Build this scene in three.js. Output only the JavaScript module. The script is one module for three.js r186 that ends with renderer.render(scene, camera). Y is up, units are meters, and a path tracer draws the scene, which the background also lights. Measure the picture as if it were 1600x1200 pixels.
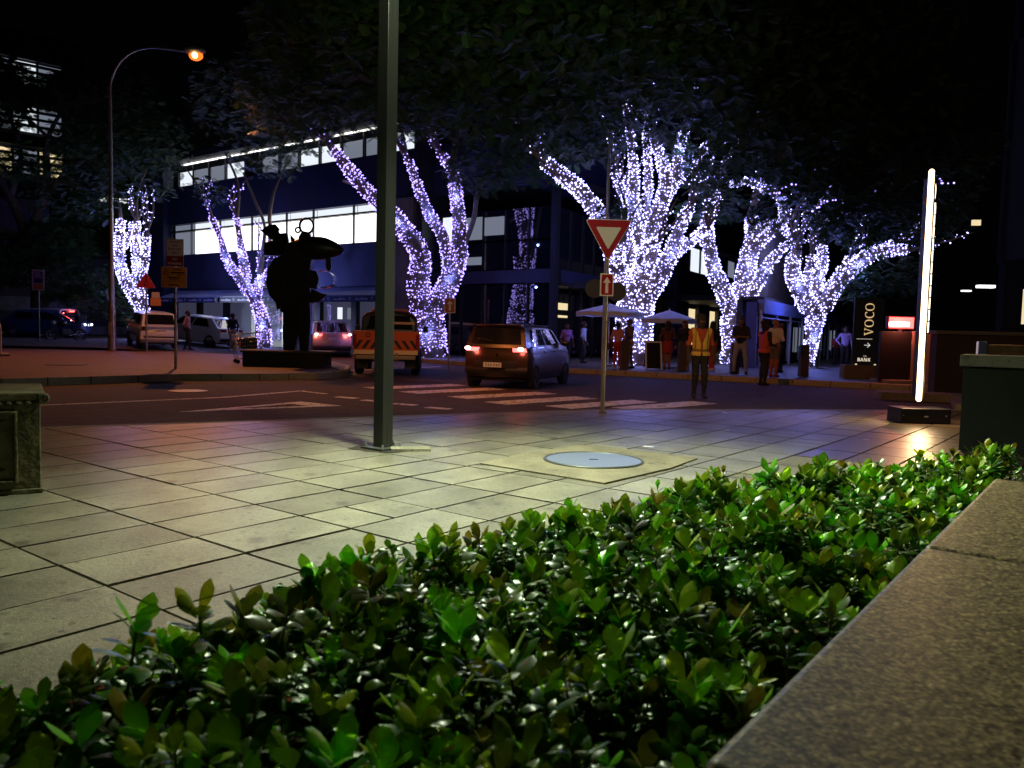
import * as THREE from 'three';
import { mergeGeometries, toCreasedNormals, mergeVertices } from 'three/addons/utils/BufferGeometryUtils.js';
import { RoundedBoxGeometry } from 'three/addons/geometries/RoundedBoxGeometry.js';
import { MarchingCubes } from 'three/addons/objects/MarchingCubes.js';
import { RectAreaLightUniformsLib } from 'three/addons/lights/RectAreaLightUniformsLib.js';

// ---------------------------------------------------------------- camera, sky, exposure
const scene = new THREE.Scene();
const camera = new THREE.PerspectiveCamera(50.94, 4 / 3, 0.05, 600);
camera.position.set(0, 1.32, 0);
camera.rotation.set(-0.06499, 0, 0.024, 'YXZ');
camera.focus = 9; camera.userData.fStop = 6;
scene.background = new THREE.Color().setRGB(0.00035, 0.00042, 0.0006);   // night sky over a city
const renderer = new THREE.WebGLRenderer({ antialias: true });
renderer.toneMapping = THREE.LinearToneMapping;
renderer.toneMappingExposure = 1.0;
renderer.shadowMap.enabled = true;
RectAreaLightUniformsLib.init();

// ---------------------------------------------------------------- helpers
let seed = 20231;
const rnd = () => { seed = (seed * 1664525 + 1013904223) >>> 0; return seed / 4294967296; };
const rr = (a, b) => a + (b - a) * rnd();
const V = (x, y, z) => new THREE.Vector3(x, y, z);
const { PI, sin, cos, min, max, abs, sqrt, floor } = Math;
const used = {};
function numbered(n) { used[n] = (used[n] ?? -1) + 1; return used[n] ? n + '_' + String(used[n]).padStart(3, '0') : n; }
function shadow(o) { o.castShadow = true; o.receiveShadow = true; return o; }
function thing(name, label, category, pos = [0, 0, 0], turn = 0, group) {
  const o = new THREE.Group(); o.name = numbered(name); o.position.set(...pos); o.rotation.y = turn;
  o.userData = { label, category }; if (group) o.userData.group = group; scene.add(o); return o;
}
function part(parent, name, geo, mat, opt = {}) {
  const m = shadow(new THREE.Mesh(geo, mat)); m.name = name; parent.add(m);
  if (opt.at) m.position.set(...opt.at); if (opt.rot) m.rotation.set(...opt.rot); if (opt.kind) m.userData.kind = opt.kind; if (opt.label) m.userData.label = opt.label;
  return m;
}
function struct(name, geo, mat) { const m = shadow(new THREE.Mesh(geo, mat)); m.name = numbered(name); m.userData.kind = 'structure'; scene.add(m); return m; }
function tag(o, label, category, group) { o.userData.label = label; o.userData.category = category; if (group) o.userData.group = group; return o; }
function solo(name, geo, mat, label, category, pos, turn = 0, group) {
  const m = shadow(new THREE.Mesh(geo, mat)); m.name = numbered(name); if (pos) m.position.set(...pos); m.rotation.y = turn; scene.add(m); return tag(m, label, category, group);
}
function box(w, h, d, x = 0, y = 0, z = 0, r = 0) {
  const g = r ? new RoundedBoxGeometry(w, h, d, 2, min(r, w / 2.01, h / 2.01, d / 2.01)) : new THREE.BoxGeometry(w, h, d);
  return g.translate(x, y, z);
}
function cyl(r0, r1, h, x = 0, y = 0, z = 0, n = 14) { return new THREE.CylinderGeometry(r1, r0, h, n).translate(x, y + h / 2, z); }   // base at y
const clean = (g) => { const k = g.index ? g.toNonIndexed() : g; for (const n of Object.keys(k.attributes)) if (!['position', 'normal', 'uv'].includes(n)) k.deleteAttribute(n); if (!k.attributes.uv) k.setAttribute('uv', new THREE.Float32BufferAttribute(new Float32Array(k.attributes.position.count * 2), 2)); if (!k.attributes.normal) k.computeVertexNormals(); return k; };
const merge = (list) => mergeGeometries(list.map(clean));
function bar(a, b, r, n = 6) {   // straight round bar between two points
  const A = V(...a), B = V(...b), d = B.clone().sub(A), g = new THREE.CylinderGeometry(r, r, d.length(), n);
  g.applyQuaternion(new THREE.Quaternion().setFromUnitVectors(V(0, 1, 0), d.normalize())); const m = A.add(B).multiplyScalar(.5); return g.translate(m.x, m.y, m.z);
}
function tube(pts, r, n = 6, seg = 24) { return new THREE.TubeGeometry(new THREE.CatmullRomCurve3(pts.map((q) => V(...q))), seg, r, n); }
function extrude(pts, depth, bevel = 0, holes = []) {
  const s = new THREE.Shape(pts.map((q) => new THREE.Vector2(...q))); for (const h of holes) s.holes.push(new THREE.Path(h.map((q) => new THREE.Vector2(...q))));
  return new THREE.ExtrudeGeometry(s, { depth, bevelEnabled: bevel > 0, bevelSize: bevel, bevelThickness: bevel, bevelSegments: 2, curveSegments: 10 });
}
function uvPlanar(g, sc = 1, axes = 'xz') { const p = g.attributes.position, u = new Float32Array(p.count * 2), f = { x: 'getX', y: 'getY', z: 'getZ' }; for (let i = 0; i < p.count; i++) { u[2 * i] = p[f[axes[0]]](i) * sc; u[2 * i + 1] = p[f[axes[1]]](i) * sc; } g.setAttribute('uv', new THREE.BufferAttribute(u, 2)); return g; }
function uvBox(g, sc = 1) {   // by the face that a vertex's normal points to, in metres
  g = clean(g); const p = g.attributes.position, n = g.attributes.normal, u = new Float32Array(p.count * 2);
  for (let i = 0; i < p.count; i++) { const ax = abs(n.getX(i)), ay = abs(n.getY(i)), az = abs(n.getZ(i)); const q = ay >= ax && ay >= az ? [p.getX(i), p.getZ(i)] : ax >= az ? [p.getZ(i), p.getY(i)] : [p.getX(i), p.getY(i)]; u[2 * i] = q[0] * sc; u[2 * i + 1] = q[1] * sc; }
  g.setAttribute('uv', new THREE.BufferAttribute(u, 2)); return g;
}
// half-plane clip of a polygon [[x,z],...]: keeps the side where a*x+b*z+c >= 0
function clip(poly, a, b, c) {
  const out = [], f = (q) => a * q[0] + b * q[1] + c;
  poly.forEach((q, i) => { const r = poly[(i + 1) % poly.length], fq = f(q), fr = f(r); if (fq >= 0) out.push(q); if ((fq >= 0) !== (fr >= 0)) { const t = fq / (fq - fr); out.push([q[0] + (r[0] - q[0]) * t, q[1] + (r[1] - q[1]) * t]); } });
  return out;
}
function prism(poly, yTop, thick, uvs = 1) {   // polygon in x,z; yTop a number or a function; flat top with upright sides
  const top = typeof yTop === 'function' ? yTop : () => yTop, pts = poly.map((q) => new THREE.Vector2(q[0], q[1])), cw = THREE.ShapeUtils.isClockWise(pts); if (cw) pts.reverse();
  const tri = THREE.ShapeUtils.triangulateShape(pts, []), P = [], U = [], push = (x, y, z, u, v) => { P.push(x, y, z); U.push(u, v); };
  for (const t of tri) for (const k of [t[0], t[2], t[1]]) push(pts[k].x, top(pts[k].x, pts[k].y), pts[k].y, pts[k].x * uvs, pts[k].y * uvs);
  let run = 0;
  pts.forEach((q, i) => { const r = pts[(i + 1) % pts.length], a = top(q.x, q.y), b = top(r.x, r.y), L = Math.hypot(q.x - r.x, q.y - r.y), quad = [[q, a, run], [q, a - thick, run], [r, b, run + L], [r, b, run + L], [q, a - thick, run], [r, b - thick, run + L]].reverse(); for (const [w, y, s] of quad) push(w.x, y, w.y, s * uvs, y * uvs); run += L; });
  const g = new THREE.BufferGeometry(); g.setAttribute('position', new THREE.Float32BufferAttribute(P, 3)); g.setAttribute('uv', new THREE.Float32BufferAttribute(U, 2)); g.computeVertexNormals(); return g;
}
const elev = (x) => min(0.4, max(0, 0.09 * (-12.0 - x)));   // the side street climbs gently to the left

// ---------------------------------------------------------------- textures
function hash(x, y, s) { let h = (x * 374761393 + y * 668265263 + s * 974634777) | 0; h = Math.imul(h ^ (h >>> 13), 1274126177); return ((h ^ (h >>> 16)) >>> 0) / 4294967296; }
function vnoise(x, y, per, s) { const xi = floor(x), yi = floor(y), fx = x - xi, fy = y - yi, w = (k) => ((k % per) + per) % per, u = fx * fx * (3 - 2 * fx), v = fy * fy * (3 - 2 * fy); const a = hash(w(xi), w(yi), s), b = hash(w(xi + 1), w(yi), s), c = hash(w(xi), w(yi + 1), s), d = hash(w(xi + 1), w(yi + 1), s); return a + (b - a) * u + (c - a) * v + (a - b - c + d) * u * v; }
function fbm(u, v, base, oct, s) { let t = 0, a = .5, f = base; for (let i = 0; i < oct; i++, a *= .5, f *= 2) t += a * vnoise(u * f, v * f, f, s + i); return t / (1 - Math.pow(.5, oct)); }
function tex(N, fn, srgb = true) {
  const d = new Uint8Array(N * N * 4); for (let j = 0; j < N; j++) for (let i = 0; i < N; i++) { const c = fn(i / N, j / N, i, j), k = (j * N + i) * 4; for (let q = 0; q < 3; q++) d[k + q] = max(0, min(255, (c[q] ?? c[0]) * 255)); d[k + 3] = 255; }
  const t = new THREE.DataTexture(d, N, N); t.wrapS = t.wrapT = THREE.RepeatWrapping; t.magFilter = THREE.LinearFilter; t.minFilter = THREE.LinearMipmapLinearFilter; t.generateMipmaps = true; if (srgb) t.colorSpace = THREE.SRGBColorSpace; t.needsUpdate = true; return t;
}
const lin = (r, g, b) => new THREE.Color().setRGB(r, g, b);
const mat = (c, rough = .7, opt = {}) => new THREE.MeshStandardMaterial({ color: Array.isArray(c) ? lin(...c) : c, roughness: rough, ...opt });
const phys = (c, rough, opt = {}) => new THREE.MeshPhysicalMaterial({ color: Array.isArray(c) ? lin(...c) : c, roughness: rough, ...opt });
const glow = (c, k = 1) => new THREE.MeshStandardMaterial({ color: lin(.02, .02, .02), emissive: lin(...c), emissiveIntensity: k, roughness: .5 });

const T = {};
const mix3 = (a, b, t) => a.map((x, i) => x + (b[i] - x) * t);
// washed concrete: pale grit in a warm grey paste, stains of metre size
T.slab = tex(1024, (u, v, i, j) => { const st = fbm(u, v, 4, 4, 3), n = hash(i, j, 5), m = fbm(u, v, 128, 2, 9); const n2 = hash(i >> 1, j >> 1, 15); let c = .60 + .3 * (st - .5) + .2 * (m - .5) + .16 * (n - .5) + .14 * (n2 - .5); if (n2 > .975) c += .24; if (n2 < .04) c -= .2; { const gx = floor(u * 16), gy = floor(v * 16), hx = gx + .2 + .6 * hash(gx, gy, 61), hy = gy + .2 + .6 * hash(gx, gy, 62), rad = .06 + .14 * hash(gx, gy, 63); if (hash(gx, gy, 64) < .16 && Math.hypot(u * 16 - hx, v * 16 - hy) < rad) c -= .17; const w = fbm(u, v, 7, 3, 66); if (w > .66) c -= (w - .66) * .9; } return [c * 1.0, c * .975, c * .90]; });
T.slabBump = tex(512, (u, v, i, j) => [.5 + .5 * (hash(i, j, 5) - .5) + .5 * (fbm(u, v, 64, 3, 21) - .5)], false);
T.brick = tex(1024, (u, v) => { const R = 20, C = 10, row = floor(v * R), x = u * C + (row % 2) * .5, bx = floor(x) % C, fx = x - floor(x), fy = v * R - row, g = fx < .05 || fx > .95 || fy < .1 || fy > .9, n = hash(bx, row, 4), f = fbm(u, v, 64, 3, 8), st = fbm(u, v, 3, 4, 2); const c = g ? .17 : .36 + .13 * (n - .5) + .13 * (f - .5) + .12 * (st - .5); return [c * 1.06, c * .94, c * .88]; });
T.brickBump = tex(1024, (u, v) => { const R = 20, C = 10, row = floor(v * R), x = u * C + (row % 2) * .5, fx = x - floor(x), fy = v * R - row, e = min(min(fx, 1 - fx) * 2, min(fy, 1 - fy)); return [min(1, e * 6) * .8 + .2 * hash(floor(x) % C, row, 4)]; }, false);
T.granite = tex(512, (u, v, i, j) => { const a = fbm(u, v, 70, 3, 31), b = fbm(u, v, 150, 2, 37), n = hash(i, j, 33); let c = .42 + .34 * (a - .5) + .55 * (b - .5) + .3 * (fbm(u, v, 110, 2, 39) - .5) + .1 * (n - .5); return [c * 1.05, c * .94, c * .72]; });
T.asph = tex(512, (u, v, i, j) => { const c = .27 + .14 * (hash(i, j, 6) - .5) + .1 * (fbm(u, v, 6, 4, 7) - .5); return [c, c, c]; });
T.paint = tex(512, (u, v, i, j) => { const w = fbm(u, v, 32, 3, 41), n = hash(i, j, 42), r = floor(v * 20); const worn = w > .6 || n > .93; const c = worn ? .55 : .88 + .1 * (n - .5); return [c, c * .98, c * .95]; });
T.wall = tex(512, (u, v, i, j) => { const c = .75 + .2 * (fbm(u, v, 8, 4, 51) - .5) + .06 * (hash(i, j, 52) - .5); return [c, c, c]; });
T.bark = tex(256, (u, v) => { const c = .5 + .3 * (fbm(u * 1, v, 16, 4, 61) - .5); return [c * 1.05, c * .95, c * .85]; });
T.rough = tex(512, (u, v) => [1, .45 + .5 * fbm(u, v, 5, 5, 71), 0], false);
T.cast = tex(512, (u, v, i, j) => { const a = fbm(u, v, 6, 5, 81); const c = .44 + .35 * (a - .5) + .08 * (hash(i, j, 82) - .5); return [c * 1.02, c * .98, c * .74]; });
T.castBump = tex(256, (u, v) => [fbm(u, v, 24, 4, 85)], false);
T.leafCol = tex(64, (u, v) => { const mid = abs(u - .5) < .03 ? .15 : 0; const n = fbm(u, v, 8, 2, 91); return [.9 + mid * .4, .9 + .1 * n, .9 + mid]; });
T.tread = tex(256, (u, v) => { const a = (u + v) * 16, b = (u - v) * 16; const f = (t) => abs((t % 1 + 1) % 1 - .5) * 2; return [f(a) > .7 || f(b) > .7 ? 1 : .2]; }, false);

function canvasTex(w, h, draw) { const c = document.createElement('canvas'); c.width = w; c.height = h; const x = c.getContext('2d'); draw(x, w, h); const t = new THREE.CanvasTexture(c); t.colorSpace = THREE.SRGBColorSpace; return t; }
const printed = (w, h, draw, rough = .55, opt = {}) => { const map = canvasTex(w, h, draw), { backlit, ...o } = opt; return new THREE.MeshStandardMaterial({ map, roughness: rough, ...(backlit ? { emissive: lin(1, 1, 1), emissiveMap: map, emissiveIntensity: .8 } : {}), ...o }); };

const M = {
  slab: [0.8, 0.9, 0.97, 1.02, 1.1].map((k) => mat([.48 * k, .47 * k, .40 * k], .42, { map: T.slab, bumpMap: T.slabBump, bumpScale: .0026 })),
  border: [0.9, 1.05].map((k) => mat([.44 * k, .42 * k, .33 * k], .6, { map: T.slab, bumpMap: T.slabBump, bumpScale: .0016 })),
  darkStone: phys([.2, .15, .11], .36, { map: T.slab, bumpMap: T.slabBump, bumpScale: .0012 }),
  bedding: mat([.012, .011, .009], 1),
  brick: mat([.42, .35, .31], .85, { map: T.brick, bumpMap: T.brickBump, bumpScale: .008 }),
  redBrick: mat([.72, .46, .38], .7, { map: T.brick, bumpMap: T.brickBump, bumpScale: .006 }),
  kerb: mat([.42, .40, .37], .75, { map: T.wall }),
  concrete: mat([.42, .38, .29], .8, { map: T.slab }),
  asph: mat([.8, .8, .8], .9, { map: T.asph }),
  paint: mat([.95, .95, .95], .6, { map: T.paint }),
  pavement: mat([.42, .42, .44], .6, { map: T.slab }),
  granite: phys([.95, .88, .76], .46, { map: T.granite, bumpMap: T.granite, bumpScale: .0008 }),
  steelDark: mat([.06, .065, .06], .45, { metalness: .3 }),
  poleBlack: mat([.018, .019, .018], .45, { roughnessMap: T.rough }),
  galv: mat([.42, .42, .42], .42, { metalness: .75, roughnessMap: T.rough }),
  black: mat([.012, .012, .013], .5), rubber: mat([.018, .018, .018], .8), blackGloss: phys([.01, .01, .012], .15, { clearcoat: .6 }),
  chrome: mat([.7, .7, .7], .2, { metalness: 1 }), white: mat([.78, .78, .76], .5), grey: mat([.3, .3, .3], .6),
  glassDark: phys([.012, .014, .018], .05, { clearcoat: 1, clearcoatRoughness: .02 }),
  facadeGlass: phys([.01, .012, .02], .03, { clearcoat: 1, clearcoatRoughness: .01, ior: 1.9 }),
  navy: mat([.034, .044, .12], .55, { map: T.wall }), charcoal: mat([.03, .032, .04], .6, { map: T.wall }), frame: mat([.02, .02, .024], .4, { metalness: .4 }),
  stoneWall: mat([.36, .33, .33], .8, { map: T.wall }), cream: mat([.62, .6, .56], .8, { map: T.wall }), greyWall: mat([.2, .2, .2], .8, { map: T.wall }), purple: mat([.33, .25, .5], .8, { map: T.wall }), redwall: mat([.32, .13, .12], .8, { map: T.wall }),
  litWhite: glow([1, .98, .94], 2.6), litCool: glow([.85, .92, 1], 1.0), litDim: glow([.55, .62, .8], .28), litWarm: glow([1, .8, .45], .9),
  bark: mat([.85, .8, .76], .9, { map: T.bark, bumpMap: T.bark, bumpScale: .02 }), cable: mat([.02, .03, .02], .6),
  bulb: glow([.38, .29, 1.05], 3.8), bulbPale: glow([.44, .42, 1.08], 5.4),
  frond: phys([.035, .095, .016], .6, { side: THREE.DoubleSide, transmission: .3 }),
  leaf: [[.08, .19, .011], [.125, .27, .013], [.055, .14, .01], [.5, .72, .04]].map((c) => phys(c, .32, { map: T.leafCol, side: THREE.DoubleSide, transmission: .42, specularIntensity: .7 })),
  shopGlass: phys([.035, .04, .06], .05, { clearcoat: 1, emissive: lin(.5, .5, .9), emissiveIntensity: .07 }),
  stem: mat([.12, .08, .04], .8), soil: mat([.03, .022, .015], 1),
  cast: mat([.62, .60, .48], .75, { map: T.cast, bumpMap: T.castBump, bumpScale: .012 }),
  plate: mat([.7, .7, .66], .5), tail: glow([1, .10, .09], 5), tailCore: glow([1, .55, .45], 10), tailOff: phys([.3, .01, .01], .2),
};

// ---------------------------------------------------------------- the setting: ground, street, pavements
struct('ground', new THREE.PlaneGeometry(700, 700).rotateX(-PI / 2).translate(0, -.12, -100), M.asph);
const PE = [[-5.75, -9.89], [1.9, -14.15], [7.2, -15.3]];                        // edge between plaza and street
const lineOf = (p, q) => { const a = -(q[1] - p[1]), b = q[0] - p[0]; return [a, b, -(a * p[0] + b * p[1])]; };   // >= 0 on the plaza side
const L1 = lineOf(PE[0], PE[1]), L2 = lineOf(PE[1], PE[2]);
const rise = (x, z) => elev(x) * min(1, max(0, (-z - 32) / 1.5));
{
  const far1 = [-60, PE[0][1] + (PE[1][1] - PE[0][1]) / (PE[1][0] - PE[0][0]) * (-60 - PE[0][0])], far2 = [45, PE[1][1] + (PE[2][1] - PE[1][1]) / (PE[2][0] - PE[1][0]) * (45 - PE[1][0])];
  const near = [far1, PE[1], far2, [45, -33], [-60, -33]];
  const a = prism(near, -.012, .06, .5);
  const g = new THREE.PlaneGeometry(105, 45, 105, 15).rotateX(-PI / 2).translate(-7.5, 0, -55.5), p = g.attributes.position;
  for (let i = 0; i < p.count; i++) p.setY(i, rise(p.getX(i), p.getZ(i)) - .012);
  g.computeVertexNormals(); uvPlanar(g, .5);
  var road = struct('road', merge([a, g]), M.brick);
}
function strip(pts, w, y, h = .004) {   // a painted line along a path
  const out = []; for (let i = 0; i + 1 < pts.length; i++) { const [a, b] = [pts[i], pts[i + 1]], d = V(b[0] - a[0], 0, b[1] - a[1]).normalize(), n = [-d.z * w / 2, d.x * w / 2]; out.push(prism([[a[0] + n[0], a[1] + n[1]], [b[0] + n[0], b[1] + n[1]], [b[0] - n[0], b[1] - n[1]], [a[0] - n[0], a[1] - n[1]]], y + i * .0006, h, .5)); } return merge(out);
}
const onRoad = (q) => clip(clip(q, 0, 0, 1), 0, 0, 1);
[[-2.2, -18.75], [-1.25, -17.75], [-.15, -16.8], [.62, -15.75], [1.75, -15.25], [2.95, -15.25]].forEach(([x, z], i) => {
  const a = PI / 4, d = [sin(a) * 1.3, -cos(a) * 1.3], w = .31, n = [cos(a) * w, sin(a) * w];
  const q = [[x - d[0] + n[0], z - d[1] + n[1]], [x + d[0] + n[0], z + d[1] + n[1]], [x + d[0] - n[0], z + d[1] - n[1]], [x - d[0] - n[0], z - d[1] - n[1]]];
  part(road, 'zebra_stripe', prism(clip(clip(q, -L1[0], -L1[1], -L1[2] - .5), -L2[0], -L2[1], -L2[2] - .5), -.007, .004, .5), M.paint);
});
part(road, 'lane_line', strip([[-9.4, -10.5], [-7.33, -12.61], [-5.27, -14.72], [-4.36, -16.6], [-3.7, -16.0]], .11, -.007), M.paint);
part(road, 'lane_line', strip([[-6.9, -21.6], [-3.6, -27.5], [-2.6, -29.2]], .12, -.007), M.paint);
part(road, 'yield_triangle', (() => { const s = [[-5.0, -12.1], [-3.73, -14.25], [-2.9, -13.66]], c = [s.reduce((t, q) => t + q[0] / 3, 0), s.reduce((t, q) => t + q[1] / 3, 0)]; const inn = s.map((q) => [c[0] + (q[0] - c[0]) * .5, c[1] + (q[1] - c[1]) * .5]); return merge(s.map((q, i) => prism([q, s[(i + 1) % 3], inn[(i + 1) % 3], inn[i]], -.007, .004, .5))); })(), M.paint);
for (const [x, z] of [[-3.35, -15.4], [-2.75, -14.85], [-2.1, -14.3], [-1.45, -13.75]]) part(road, 'road_dash', strip([[x, z], [x + .42, z + .22]], .2, -.007), M.paint);
part(road, 'drain_cover', new THREE.CylinderGeometry(.36, .36, .01, 24).translate(0, 0, 0), M.steelDark, { at: [-6.4, -.006, -15.9] });

// paved plaza: every slab a piece of its own, 0.80 x 0.53 m on a turned grid
const GA = [.4855, -.6358], GB = [-.4199, -.3208], GO = [-2.011, -3.967];
const grid = (i, j) => [GO[0] + i * GA[0] + j * GB[0], GO[1] + i * GA[1] + j * GB[1]];
const ea = V(GA[0], 0, GA[1]).normalize(), eb = V(GB[0], 0, GB[1]).normalize(), gridTurn = Math.atan2(-ea.z, ea.x);   // rotation.y that lays local x along ea
const plaza = struct('plaza_paving', prism([[-16, 4.5], [9, 4.5], [14, -3], [14, -16.6], PE[1], [-16, PE[0][1] + .557 * 10.25]].map((q) => q), -.05, .06, 1), M.bedding);
{
  const slabs = [], patch = [0.84, -8.24];
  const hedgeJ = -4.2;
  for (let i = -7; i <= 24; i++) for (let j = -7; j <= 26; j++) {
    if (j < hedgeJ && i < 9) continue;
    const c = grid(i + .5, j + .5); if (abs(c[0]) > -c[1] * .8 + 2.2 || c[1] > .5) continue;
    const vi = [GA[0] / .8, GA[1] / .8], cells = hash(i, j, 77) < .06 ? [[0, .5], [.5, 1]] : [[0, 1]];
    for (const [s0, s1] of cells) {
      const gap = .019 + .010 * hash(i, j, 78), ga = gap / .8 / 2, gb = gap / .528 / 2, big = hash(i, j, 79) < .08 ? .018 : 0;
      let q = [grid(i + s0 + ga, j + gb), grid(i + s1 - ga, j + gb), grid(i + s1 - ga, j + 1 - gb - big), grid(i + s0 + ga, j + 1 - gb - big)];
      q = clip(clip(q, ...L1), ...L2);
      if (q.length < 3) continue;
      slabs.push([i, j, q, c]);
    }
  }
  slabs.sort((a, b) => Math.hypot(...a[3]) - Math.hypot(...b[3]));
  const far = {};
  slabs.forEach(([i, j, q, c], k) => {
    const kind = j < -2 ? (i >= 9 ? 'darkStone' : 'border') : 'slab', h = hash(i, j, 80), tilt = (hash(i, j, 81) - .5) * .008, tilt2 = (hash(i, j, 82) - .5) * .008;
    const g = prism(q, (x, z) => (h - .5) * .004 + tilt * (x - c[0]) + tilt2 * (z - c[1]), .049, 1);
    const u = g.attributes.uv, ox = hash(i, j, 83), oy = hash(i, j, 84); for (let n = 0; n < u.count; n++) u.setXY(n, u.getX(n) * .7 + ox, u.getY(n) * .7 + oy);
    const m = kind === 'darkStone' ? M.darkStone : M[kind][floor(h * M[kind].length)];
    if (k < 300) part(plaza, 'paving_slab', g, m); else (far[m.uuid] ??= { m, l: [] }).l.push(g);
  });
  for (const f of Object.values(far)) part(plaza, 'far_paving_slabs', merge(f.l), f.m, { kind: 'stuff' });
  // concrete repair round the manhole
  const pc = (a, b) => [patch[0] + ea.x * a + eb.x * b, patch[1] + ea.z * a + eb.z * b];
  const pg = prism([pc(-.98, -.74), pc(.2, -.8), pc(.98, -.72), pc(1.02, .3), pc(.9, .74), pc(-.3, .78), pc(-.95, .7)], .014, .03, 1);
  part(plaza, 'concrete_patch', pg, M.concrete);
  const mh = thing('manhole_cover', 'round blue-grey metal manhole cover set in yellowish concrete on the plaza', 'manhole cover', [.86, .015, -8.25]);
  part(mh, 'ring', new THREE.TorusGeometry(.5, .018, 6, 40).rotateX(PI / 2), M.steelDark);
  part(mh, 'lid', uvPlanar(new THREE.CylinderGeometry(.488, .488, .016, 40), 1), mat([.2, .23, .34], .45, { metalness: .5, bumpMap: T.tread, bumpScale: .004 }));
  part(mh, 'keyhole', box(.09, .006, .03, 0, .009, 0), M.black);
}
{ const g = (p, q) => { const d = V(q[0] - p[0], 0, q[1] - p[1]), L = d.length(); d.normalize(); const out = []; for (let s = 0; s < L; s += 1) { const e = min(L, s + .985); out.push([[p[0] + d.x * s, p[1] + d.z * s], [p[0] + d.x * e, p[1] + d.z * e]]); } return out; };
  const ks = struct('plaza_edging', box(.01, .01, .01, 0, -.1, -10), M.bedding);
  for (const [a, b] of [...g([-13, -5.85], PE[1]), ...g(PE[1], [11, -16.15])]) part(ks, 'edging_stone', strip([a, b], .12, .004, .03), M.kerb); }
function kerbStones(parent, pts, top, h, w = .16, len = 1.0, m = M.kerb) {
  for (let i = 0; i + 1 < pts.length; i++) { const a = pts[i], b = pts[i + 1], d = V(b[0] - a[0], 0, b[1] - a[1]), L = d.length(), n = max(1, Math.round(L / len)); d.normalize();
    for (let k = 0; k < n; k++) { const s = L * (k + .5) / n; const q = part(parent, 'kerb_stone', new RoundedBoxGeometry(L / n - .012, h, w, 1, .02), m, { at: [a[0] + d.x * s, top - h / 2 + rr(-.004, .004), a[1] + d.z * s] }); q.rotation.y = Math.atan2(-d.z, d.x); } }
}
const islandPts = [[-16, -9.1], [-10.17, -15.98], [-9.02, -17.17], [-7.77, -18.79], [-6.2, -19.7], [-5.0, -20.5], [-4.55, -22], [-5.1, -25], [-6.66, -28.3], [-10.7, -32], [-14.2, -33.8], [-20.6, -37.1], [-32, -42], [-40, -20]];
const island = struct('traffic_island', prism(islandPts, .15, .2, .5), M.redBrick);
kerbStones(island, islandPts.slice(0, 10), .155, .2, .15, .9);
part(island, 'inspection_cover', new THREE.CylinderGeometry(.5, .5, .012, 24), M.steelDark, { at: [-11.9, .156, -21.5] });
const kerbPts = [[-32, -55.1], [-14.8, -42], [-6.0, -35.3], [-2.2, -30.6], [1.9, -26.8], [9.8, -22], [13.2, -20.2]];
const walk = struct('far_pavement', prism([...kerbPts, [45, -20], [45, -80], [-32, -80]], .15, .2, .6), M.pavement);
kerbStones(walk, kerbPts.slice(1), .153, .2, .16, 1.0, mat([.6, .5, .4], .7, { map: T.wall }));

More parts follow.
